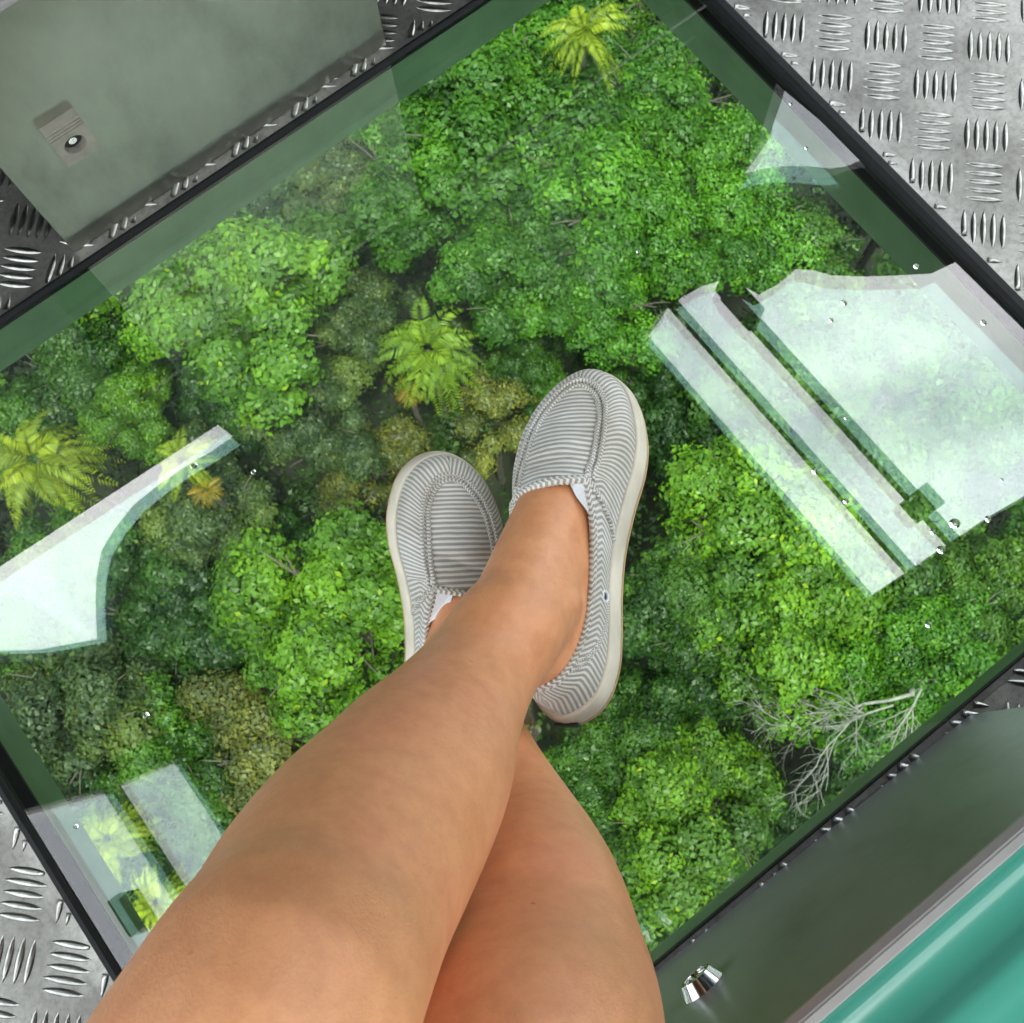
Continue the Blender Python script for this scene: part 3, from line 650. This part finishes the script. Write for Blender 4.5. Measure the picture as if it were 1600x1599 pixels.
for i in range(len(prof)-1):
    for k in range(n): j = (k+1) % n; Fs.append((i*n+k, i*n+j, (i+1)*n+j, (i+1)*n+k))
Fs.append(tuple(range((len(prof)-1)*n, len(prof)*n))); Fs.append(tuple(range(n))[::-1])
d0 = None
for px, py, r_, lab in drops:
    if d0 is None: d0 = mesh_obj('water_droplet', V, Fs, M_WATER, None, True); o = d0
    else: o = d0.copy(); COL.objects.link(o)
    x, y = gl0(px, py); rad = r_*H/F*.85; o.location = (x, y, -.0005); o.scale = (rad, rad*rng.uniform(.8, 1.1), rad*.8); o.rotation_euler = (0, 0, rng.uniform(0, 6))
    tag(o, lab, 'water droplet', 'water droplets on the glass floor')

# ------------------------------------------------------------------ forest far below
GZ = -54.0
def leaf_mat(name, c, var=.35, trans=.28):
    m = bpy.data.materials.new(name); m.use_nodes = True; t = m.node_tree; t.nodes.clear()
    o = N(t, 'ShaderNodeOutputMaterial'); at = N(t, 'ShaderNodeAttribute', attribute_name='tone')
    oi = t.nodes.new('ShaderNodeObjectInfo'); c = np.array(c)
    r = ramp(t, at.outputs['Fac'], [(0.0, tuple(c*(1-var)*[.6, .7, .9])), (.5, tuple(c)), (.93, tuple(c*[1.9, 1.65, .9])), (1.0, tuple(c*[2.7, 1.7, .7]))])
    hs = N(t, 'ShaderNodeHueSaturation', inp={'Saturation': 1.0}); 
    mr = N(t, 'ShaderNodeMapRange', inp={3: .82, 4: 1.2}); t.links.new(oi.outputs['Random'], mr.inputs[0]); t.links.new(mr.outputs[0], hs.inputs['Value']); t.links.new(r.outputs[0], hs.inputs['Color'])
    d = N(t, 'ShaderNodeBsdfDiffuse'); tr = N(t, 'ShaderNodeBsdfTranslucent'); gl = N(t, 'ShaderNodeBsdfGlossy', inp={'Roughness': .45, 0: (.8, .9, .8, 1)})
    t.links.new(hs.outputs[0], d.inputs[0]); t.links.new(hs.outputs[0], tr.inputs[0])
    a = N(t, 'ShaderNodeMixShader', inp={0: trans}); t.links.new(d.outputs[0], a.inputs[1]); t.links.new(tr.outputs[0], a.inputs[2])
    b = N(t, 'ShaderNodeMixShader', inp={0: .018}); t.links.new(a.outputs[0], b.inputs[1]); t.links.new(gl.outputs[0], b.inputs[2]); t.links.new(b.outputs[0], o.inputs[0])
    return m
def quads_mesh(name, C, Nn, L, Wd, tone, matr, ang=None, U=None):
    """C centres (n,3), Nn normals, leaf quads"""
    n = len(C); Nn = Nn/np.linalg.norm(Nn, axis=1, keepdims=True)
    if U is None:
        U = rng.normal(size=(n, 3))
    U = U-Nn*(U*Nn).sum(1, keepdims=True); U /= np.linalg.norm(U, axis=1, keepdims=True); Wv = np.cross(Nn, U)
    L = L[:, None]; Wd = Wd[:, None]
    V = np.stack([C-U*L, C+Wv*Wd-U*L*.1, C+U*L-Nn*L*.25, C-Wv*Wd-U*L*.1], 1).reshape(-1, 3)
    me = bpy.data.meshes.new(name); me.vertices.add(4*n); me.loops.add(4*n); me.polygons.add(n)
    me.vertices.foreach_set('co', V.astype(np.float32).ravel()); me.loops.foreach_set('vertex_index', np.arange(4*n, dtype=np.int32))
    me.polygons.foreach_set('loop_start', np.arange(0, 4*n, 4, dtype=np.int32)); me.polygons.foreach_set('loop_total', np.full(n, 4, dtype=np.int32))
    a = me.attributes.new('tone', 'FLOAT', 'FACE'); a.data.foreach_set('value', tone.astype(np.float32))
    me.materials.append(matr); me.update(calc_edges=True); return me
def crown_mesh(name, matr, n=14000, lumps=40, leaf=.14, flat=.62, seed=1, lsize=(.16, .34)):
    """unit-radius*3.5m crown, top at z=+flat*3.5"""
    r0 = np.random.default_rng(seed); Rr = 3.5
    g = r0.normal(size=(lumps, 3)); g /= np.linalg.norm(g, axis=1, keepdims=True); g[:, 2] = np.abs(g[:, 2])*1.1-.15
    rad = r0.uniform(.45, .86, lumps)**.8; a_ = np.arctan2(g[:, 1], g[:, 0]); lob = 1+.22*np.sin(3*a_+seed)+.15*np.sin(5*a_+2*seed)+.10*np.sin(2*a_+5*seed)
    c = g*(rad*lob)[:, None]*np.array([1, 1, flat])*Rr; ls = r0.uniform(*lsize, lumps)*Rr
    ltone = np.clip(r0.normal(.42, .20, lumps), .02, .85)  # lump tones set lighter and darker to model light on the crown
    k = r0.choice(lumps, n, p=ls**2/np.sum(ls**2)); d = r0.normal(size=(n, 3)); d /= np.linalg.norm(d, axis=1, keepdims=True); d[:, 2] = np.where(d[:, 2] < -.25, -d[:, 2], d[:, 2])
    # twig clusters; crown light and shade put into random leaf tones
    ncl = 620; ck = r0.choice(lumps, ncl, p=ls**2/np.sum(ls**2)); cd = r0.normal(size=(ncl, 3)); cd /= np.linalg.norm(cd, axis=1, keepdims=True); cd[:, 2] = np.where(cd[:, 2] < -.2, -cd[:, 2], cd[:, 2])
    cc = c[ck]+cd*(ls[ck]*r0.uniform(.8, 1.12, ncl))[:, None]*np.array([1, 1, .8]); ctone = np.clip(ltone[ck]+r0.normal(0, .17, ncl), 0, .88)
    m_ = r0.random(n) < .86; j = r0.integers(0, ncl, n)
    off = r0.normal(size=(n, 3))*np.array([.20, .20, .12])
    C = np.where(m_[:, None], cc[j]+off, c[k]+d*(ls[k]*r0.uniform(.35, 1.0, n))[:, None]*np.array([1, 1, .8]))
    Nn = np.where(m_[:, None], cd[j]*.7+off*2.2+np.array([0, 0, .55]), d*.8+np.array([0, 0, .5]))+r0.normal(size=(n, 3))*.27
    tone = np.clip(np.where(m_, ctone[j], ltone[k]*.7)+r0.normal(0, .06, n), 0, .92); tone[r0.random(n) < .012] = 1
    L = leaf*r0.uniform(.5, 1.5, n); return quads_mesh(name, C, Nn, L, L*r0.uniform(.42, .7, n), tone, matr)
M_BARK = m_simple('bark', (.06, .052, .04), .9, 0, .3, 3)
M_DEAD = m_simple('dead_wood', (.13, .13, .115), .8, 0, .25, 4)
def trunk_mesh(seed, top=2.0, base=-14.):
    r0 = np.random.default_rng(seed); mb = MB()
    P_ = [(0, 0, base), (.1, .1, base*.6), (0, -.1, base*.3), (0, 0, -1.2)]
    mb.tube(P_, [.30, .24, .20, .16], 7)
    for k in range(7):
        a = k*.9+r0.uniform(0, .5); L = r0.uniform(1.6, 3.0); z = r0.uniform(-2.2, -1)
        pts = [(0, 0, z), (math.cos(a)*L*.4, math.sin(a)*L*.4, z+.8), (math.cos(a+.2)*L*.75, math.sin(a+.2)*L*.75, z+1.6), (math.cos(a+.1)*L, math.sin(a+.1)*L, z+2.3)]
        mb.tube(pts, [.12, .085, .055, .02], 6)
        for q in range(3):
            b = a+r0.uniform(-.9, .9); s_ = pts[1+q % 2]; mb.tube([s_, (s_[0]+math.cos(b)*.6, s_[1]+math.sin(b)*.6, s_[2]+.5), (s_[0]+math.cos(b)*1.2, s_[1]+math.sin(b)*1.2, s_[2]+.8)], [.045, .03, .012], 5)
    me = bpy.data.meshes.new('trunk'); me.from_pydata([tuple(map(float, q)) for q in mb.v], [], mb.f); me.materials.append(M_BARK); return me
KIND = {
 'bright': ((.047, .112, .006), .105, 34, .66, (.16, .34)),
 'vivid': ((.028, .090, .004), .098, 44, .62, (.14, .30)),
 'mid': ((.024, .066, .007), .112, 34, .64, (.16, .33)),
 'dull': ((.035, .058, .017), .108, 26, .58, (.14, .32)),
 'dark': ((.014, .042, .007), .112, 30, .62, (.16, .32)),
 'olive': ((.064, .074, .018), .095, 28, .5, (.12, .28)),
}
CM = {}; LM = {}
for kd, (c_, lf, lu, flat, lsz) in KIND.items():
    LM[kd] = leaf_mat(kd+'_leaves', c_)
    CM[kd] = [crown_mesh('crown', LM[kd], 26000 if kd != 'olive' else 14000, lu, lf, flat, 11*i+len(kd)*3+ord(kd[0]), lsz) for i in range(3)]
TM = [trunk_mesh(s) for s in range(4)]
def gpx(px, py, z):
    d = RIGHT*(px-800)/F-UP*(py-799.5)/F+FWD; t_ = (z-H)/d[2]; return np.array([d[0]*t_, d[1]*t_, z]), t_
def tree(kd, px, py, rp, zt, label, v=None, group='trees of the forest below the cabin'):
    q, t_ = gpx(px, py, zt-1.4); rad = rp*1.12/F*t_; s = rad/3.5; h = 1.0 if s < 1.15 else 1.1
    o = empty('tree', (q[0], q[1], q[2]-14*.9)); tag(o, label, 'tree', group)
    cr = bpy.data.objects.new('crown', CM[kd][v if v is not None else int(rng.integers(3))]); COL.objects.link(cr); cr.parent = o; cr.location = (0, 0, 14*.9-.9*s)
    cr.scale = (s, s, .25+.75*s); cr.rotation_euler = (0, 0, rng.uniform(0, 6.28))
    tr = bpy.data.objects.new('trunk', TM[int(rng.integers(4))]); COL.objects.link(tr); tr.parent = o; tr.location = (0, 0, 14*.9-.4); tr.scale = (s, s, 1); tr.rotation_euler = (0, 0, rng.uniform(0, 6.28))
    return o
TREES = [
 ('bright', 385, 470, 150, -36.5, 'broad light green tree with yellow-flecked leaves left of the palm above the shoes'),
 ('mid', 120, 560, 95, -40, 'mid green tree below the steel bench panel at the left'),
 ('bright', 205, 645, 68, -39, 'small bright green tree just above the narrow window reflection'),
 ('dark', 340, 620, 90, -41.5, 'dark tree between the light crown and the narrow reflection'),
 ('dull', 560, 500, 88, -40, 'greyish green tree between the light crown and the green palm'),
 ('vivid', 760, 165, 150, -36, 'large vivid green tree at top centre of the glass'),
 ('vivid', 930, 265, 135, -36.5, 'vivid green tree just right of the top centre tree'),
 ('vivid', 1030, 160, 120, -37, 'vivid green tree beside the frame corner at the top'),
 ('vivid', 855, 60, 110, -37.5, 'vivid green tree left of the topmost palm'),
 ('vivid', 640, 290, 115, -37.5, 'green tree under the hazy bench reflection'),
 ('vivid', 800, 420, 110, -37, 'vivid green tree right above the green palm'),
 ('vivid', 935, 455, 105, -37.5, 'vivid green tree directly above the upright shoe'),
 ('vivid', 1010, 350, 100, -37.5, 'green tree left of the wavy edge of the window reflection'),
 ('vivid', 1150, 340, 105, -38, 'green tree below the small upper right reflection'),
 ('mid', 1260, 400, 95, -39, 'darker green tree against the right frame above the bright reflection'),
 ('vivid', 1120, 240, 95, -38, 'green tree between frame and small upper right reflection'),
 ('dull', 540, 250, 90, -40.5, 'grey green tree under the upper left frame'),
 ('dark', 440, 330, 80, -41.5, 'dark tree at the upper left frame above the light crown'),
 ('dull', 300, 400, 80, -41.5, 'shaded tree hidden behind the light crown at the frame'),
 ('dull', 490, 640, 95, -40, 'dull green tree left of the half hidden shoe toe'),
 ('olive', 570, 730, 90, -41, 'thin brownish tree left of the toe of the half hidden shoe'),
 ('olive', 770, 640, 85, -41, 'sparse olive tree between the palm and the upright shoe'),
 ('mid', 830, 570, 60, -40.5, 'small mid green tree touching the toe of the upright shoe'),
 ('bright', 525, 950, 155, -36.5, 'big rounded yellow-green tree left of the ankles'),
 ('mid', 660, 850, 90, -39.5, 'mid green tree behind the half hidden shoe'),
 ('olive', 440, 1150, 130, -39, 'olive green tree left of the shin'),
 ('dull', 320, 790, 95, -40.5, 'dull tree below the tip of the narrow reflection'),
 ('dark', 400, 860, 90, -42, 'dark tree in the gap left of the rounded yellow-green tree'),
 ('dark', 270, 960, 115, -41.5, 'dark tree right of the curved window reflection'),
 ('dull', 110, 1110, 125, -39.5, 'dull green tree at the left edge under the curved reflection'),
 ('mid', 235, 1180, 95, -40.5, 'mid green tree above the lower left reflection'),
 ('bright', 1190, 830, 145, -37, 'bright green tree right of the upright shoe'),
 ('mid', 1080, 930, 108, -37.5, 'mid green tree beside the heel of the upright shoe'),
 ('bright', 1240, 965, 140, -37.5, 'bright green tree below the corner of the window reflection'),
 ('mid', 1400, 930, 120, -38.5, 'mid green tree under the right part of the window reflection'),
 ('dark', 1070, 1060, 110, -40, 'darker green tree right of the heel tag'),
 ('vivid', 1330, 1060, 110, -38.5, 'vivid green tree above the bare pale branches'),
 ('vivid', 1470, 1000, 105, -38, 'vivid green tree near the right end of the lower frame'),
 ('bright', 1570, 920, 95, -38, 'bright green tree at the right edge of the picture'),
 ('mid', 990, 1170, 95, -39, 'mid green tree below the heel of the upright shoe'),
 ('bright', 1080, 1290, 130, -37.5, 'bright green tree right of the lower calf'),
 ('mid', 930, 1260, 90, -39.5, 'mid green tree touching the rear calf'),
 ('mid', 1120, 1400, 95, -38.5, 'mid green tree in the lowest corner of the glass'),
 ('dark', 1230, 1320, 75, -41, 'dark green tree against the lower right frame'),
 ('vivid', 1420, 1110, 80, -39.5, 'vivid green tree behind the tips of the pale branches'),
 ('dark', 1110, 690, 110, -42.5, 'dark green tree right of the upright shoe under the dark bars'),
 ('dark', 1030, 600, 80, -42.5, 'dark tree between shoe toe and the tip of the window reflection'),
 ('mid', 1230, 600, 120, -39.5, 'tree seen faintly through the middle of the window reflection'),
 ('mid', 1400, 560, 120, -39.5, 'tree under the brightest cloud in the window reflection'),
 ('mid', 1400, 740, 120, -39.5, 'tree under the lower part of the cloud reflection'),
 ('mid', 1550, 650, 110, -39.5, 'tree under the right edge of the cloud reflection'),
 ('mid', 90, 870, 95, -39.5, 'mid green tree under the wide part of the left reflection'),
 ('mid', 30, 980, 95, -40, 'mid green tree at the left edge under the pale reflection'),
 ('dark', 200, 1330, 100, -41, 'dark tree under the lower left double reflection'),
 ('mid', 330, 1300, 100, -40, 'mid green tree beside the knee'),
 ('vivid', 690, 30, 90, -38.5, 'green tree cut by the upper left frame near the top'),
 ('mid', 30, 660, 80, -41, 'mid green tree behind the yellow palm at the left edge'),
 ('mid', 700, 1180, 110, -39, 'mid green tree wholly under the crossed shins'),
 ('mid', 560, 1330, 120, -39, 'mid green tree wholly under the front calf'),
 ('dull', 720, 560, 80, -42, 'low dull tree around the green palm'),
]
for a in TREES: tree(a[0], a[1], a[2], a[3], a[4], a[5])
# trees only partly in view round the panel
far = [(-120, 560, 'left end of the upper left frame'), (-130, 800, 'left edge beside the yellow-green palm'), (-140, 1060, 'left edge below the curved reflection'), (-60, 1260, 'upper part of the lower left frame'),
 (60, 1480, 'lower part of the lower left frame'), (250, 1620, 'front knee at the lower left'), (450, 1500, 'front thigh at the bottom'), (760, 1480, 'crease between both knees'), (1000, 1560, 'rear knee by the chrome lock'),
 (1250, 1520, 'lower right bench panel near the lock'), (1400, 1330, 'steel face of the lower right bench panel'), (1560, 1180, 'upper end of the lower right bench panel'), (1700, 1040, 'right end of the lower right frame'),
 (1740, 820, 'right edge below the cloud reflection'), (1730, 560, 'right corner of the glass panel'), (1560, 420, 'right frame above the cloud reflection'), (1440, 260, 'tread plate beside the middle of the right frame'), (1300, 120, 'tread plate beside the small upper reflection'),
 (1160, -20, 'upper end of the right frame'), (980, -80, 'top corner of the glass panel'), (780, -110, 'upper end of the upper left frame'), (560, 80, 'right end of the steel bench panel'), (380, 200, 'middle of the steel bench panel'), (180, 330, 'lower edge of the steel bench panel'), (20, 420, 'tread plate left of the steel bench panel')]
kk = ['mid', 'dull', 'dark', 'vivid', 'bright']
for i, (px, py, w_) in enumerate(far):
    tree(kk[i % 5], px, py, 130, -39.0-(i % 3), 'forest tree mostly hidden behind the '+w_, group='forest trees hidden by the cabin floor')
# palms
def palm_mesh(seed, matr, nf=30, L=2.6):
    r0 = np.random.default_rng(seed); C = []; Nn = []; U = []; Ln = []; Wd = []; tone = []
    for k in range(nf+6):
        a = 2.39996*k+r0.uniform(-.15, .15); rise = r0.uniform(.0, 1.25) if k < nf else 1.6; LL = L*r0.uniform(.75, 1.1)*(1 if k < nf else .5); tn = r0.uniform(.25, .75)
        prev = np.zeros(3); cu = r0.normal(0, .25)
        for i in range(1, 31):
            s = i/30; aa = a+cu*s; q = np.array([math.cos(aa)*LL*s*(1-.12*s), math.sin(aa)*LL*s*(1-.12*s), LL*(rise*s-1.25*s*s)]); d = q-prev; d /= np.linalg.norm(d); prev = q
            side = np.cross(d, [0, 0, 1.]); side /= np.linalg.norm(side)
            if s < .08 or r0.random() < .06: continue
            ll = .50*math.sin(math.pi*min(1, .12+s*.93))**.7*L/2.6
            for sg in (-1, 1):
                dv = side*sg*.85+d*.55+np.array([0, 0, -.35-.2*r0.random()]); dv /= np.linalg.norm(dv)
                C.append(q+dv*ll*.5); U.append(dv); nv = np.cross(dv, d)*sg; nv = nv if nv[2] > 0 else -nv; Nn.append(nv+r0.normal(size=3)*.12); Ln.append(ll*.5); Wd.append(.026+.012*r0.random()); tone.append(np.clip(tn+r0.normal(0, .12), 0, 1))
    return quads_mesh('fronds', np.array(C), np.array(Nn), np.array(Ln), np.array(Wd), np.array(tone), matr, U=np.array(U))
MP_G = leaf_mat('palm_green', (.095, .165, .012), .3, .3); MP_Y = leaf_mat('palm_yellow', (.14, .19, .012), .35, .35); MP_O = leaf_mat('palm_orange', (.15, .115, .016), .35, .35)
PM = [palm_mesh(3, MP_G), palm_mesh(4, MP_Y), palm_mesh(5, MP_O), palm_mesh(6, MP_Y, 17, 2.4)]
mbp = MB(); mbp.tube([(0, 0, -13), (.2, 0, -8), (0, .1, -3), (0, 0, -.25)], [.17, .14, .12, .08], 8)
PT = bpy.data.meshes.new('trunk'); PT.from_pydata([tuple(map(float, q)) for q in mbp.v], [], mbp.f); PT.materials.append(M_BARK)
for px, py, rp, kd, zt, lab in [
 (668, 545, 112, 0, -37.8, 'green palm above the half hidden shoe'), (640, 612, 34, 2, -39.9, 'small orange-yellow palm tuft below the green palm'),
 (55, 720, 128, 1, -37.4, 'yellow-green palm at the left edge'), (285, 720, 80, 3, -37.8, 'yellow palm partly under the narrow reflection'),
 (322, 765, 36, 2, -38.6, 'small orange palm tuft right of the narrow reflection'), (915, 50, 95, 3, -34.8, 'yellow-green palm at the top of the picture'),
 (170, 1310, 85, 1, -37.5, 'yellow palm under the lower left reflection'), (245, 1410, 80, 3, -37.7, 'yellow palm beside the knee under the lower left reflection')]:
    q, t_ = gpx(px, py, zt); s = rp/F*t_/2.6
    o = empty('palm_tree', (q[0], q[1], q[2]-13)); tag(o, lab, 'palm tree', 'palms of the forest below')
    c = bpy.data.objects.new('fronds', PM[kd]); COL.objects.link(c); c.parent = o; c.location = (0, 0, 13); c.scale = (s, s, s); c.rotation_euler = (0, 0, rng.uniform(0, 6))
    c = bpy.data.objects.new('trunk', PT); COL.objects.link(c); c.parent = o; c.location = (0, 0, 13)
# bare dead tree
r0 = np.random.default_rng(21); mb = MB()
tip, _ = gpx(1425, 1085, -38.3); aim, _ = gpx(1150, 1245, -38.4)
def br(p, d, L, r_, dep):
    n = 5; pts = [p]; q = p.copy(); dd = d.copy()
    for i in range(n):
        dd = dd+r0.normal(size=3)*np.array([.16, .16, .07]); dd /= np.linalg.norm(dd); q = q+dd*L/n; pts.append(q.copy())
    mb.tube([tuple(x) for x in pts], [r_*(1-.55*i/n) for i in range(n+1)], 6 if dep < 2 else 4)
    if dep >= 4 or r_ < .008: return
    for k in range(4 if dep < 3 else 3):
        i = r0.integers(1, n+1); a = r0.uniform(.25, .72)*r0.choice([-1, 1]); c, s_ = math.cos(a), math.sin(a)
        nd = np.array([d[0]*c-d[1]*s_, d[0]*s_+d[1]*c, d[2]*.5+r0.normal(0, .15)]); nd /= np.linalg.norm(nd); br(pts[i].copy(), nd, L*r0.uniform(.5, .72), r_*.55, dep+1)
dv = aim-tip; LT = np.linalg.norm(dv); dv /= LT
mb.tube([(tip[0]-dv[0]*1.5, tip[1]-dv[1]*1.5, GZ), (tip[0]-dv[0]*1.5, tip[1]-dv[1]*1.5, -42), (tip[0]-dv[0]*.6, tip[1]-dv[1]*.6, -39.8), tuple(tip)], [.28, .2, .13, .09], 8)
br(tip, dv, LT*.56, .075, 0); br(tip-dv*.4, np.array([dv[0]*.8-dv[1]*.5, dv[1]*.8+dv[0]*.5, .0]), LT*.26, .05, 1); br(tip+dv*.8, np.array([dv[0]*.9+dv[1]*.45, dv[1]*.9-dv[0]*.45, .0]), LT*.36, .045, 1)
o = mb.obj('dead_tree', M_DEAD, smooth=True); tag(o, 'bare dead tree with pale grey branches at the lower right', 'dead tree')
# undergrowth and ground
n = 170000; nc_ = 2600; cxy = np.c_[rng.uniform(-24, 36, nc_), rng.uniform(-24, 38, nc_)]; crd = rng.uniform(.5, 1.5, nc_)
cz = GZ+8.0+np.array([noise.noise(Vector((x*.18, y*.18, 3.)))*4.5 for x, y in cxy]); k = rng.integers(0, nc_, n); d = rng.normal(size=(n, 3)); d[:, 2] = np.abs(d[:, 2]); d /= np.linalg.norm(d, axis=1, keepdims=True)
C = np.c_[cxy[k], cz[k]]+d*(crd[k]*rng.uniform(.6, 1.1, n))[:, None]; Nn = d+rng.normal(size=(n, 3))*.4+np.array([0, 0, .4]); L = rng.uniform(.09, .2, n)
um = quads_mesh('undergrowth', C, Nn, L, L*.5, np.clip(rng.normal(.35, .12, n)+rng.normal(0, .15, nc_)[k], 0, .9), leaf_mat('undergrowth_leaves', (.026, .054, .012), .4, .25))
o = bpy.data.objects.new('undergrowth', um); COL.objects.link(o); tag(o, 'dark leafy undergrowth between the trees', 'undergrowth', kind='stuff')
G = 60; V = []; Fs = []
xs = np.sign(np.linspace(-1, 1, G+1))*np.abs(np.linspace(-1, 1, G+1))**3*2500
for y in xs:
    for x in xs: V.append((x, y, GZ+2.0*noise.noise(Vector((x*.03, y*.03, 0)))))
for a in range(G):
    for b in range(G): Fs.append((a*(G+1)+b, a*(G+1)+b+1, (a+1)*(G+1)+b+1, (a+1)*(G+1)+b))
o = mesh_obj('ground', V, Fs, m_simple('forest_ground', (.012, .016, .006), .95, 0, .4, .4), None, True); tag(o, 'dark forest ground far below', 'ground', kind='structure')
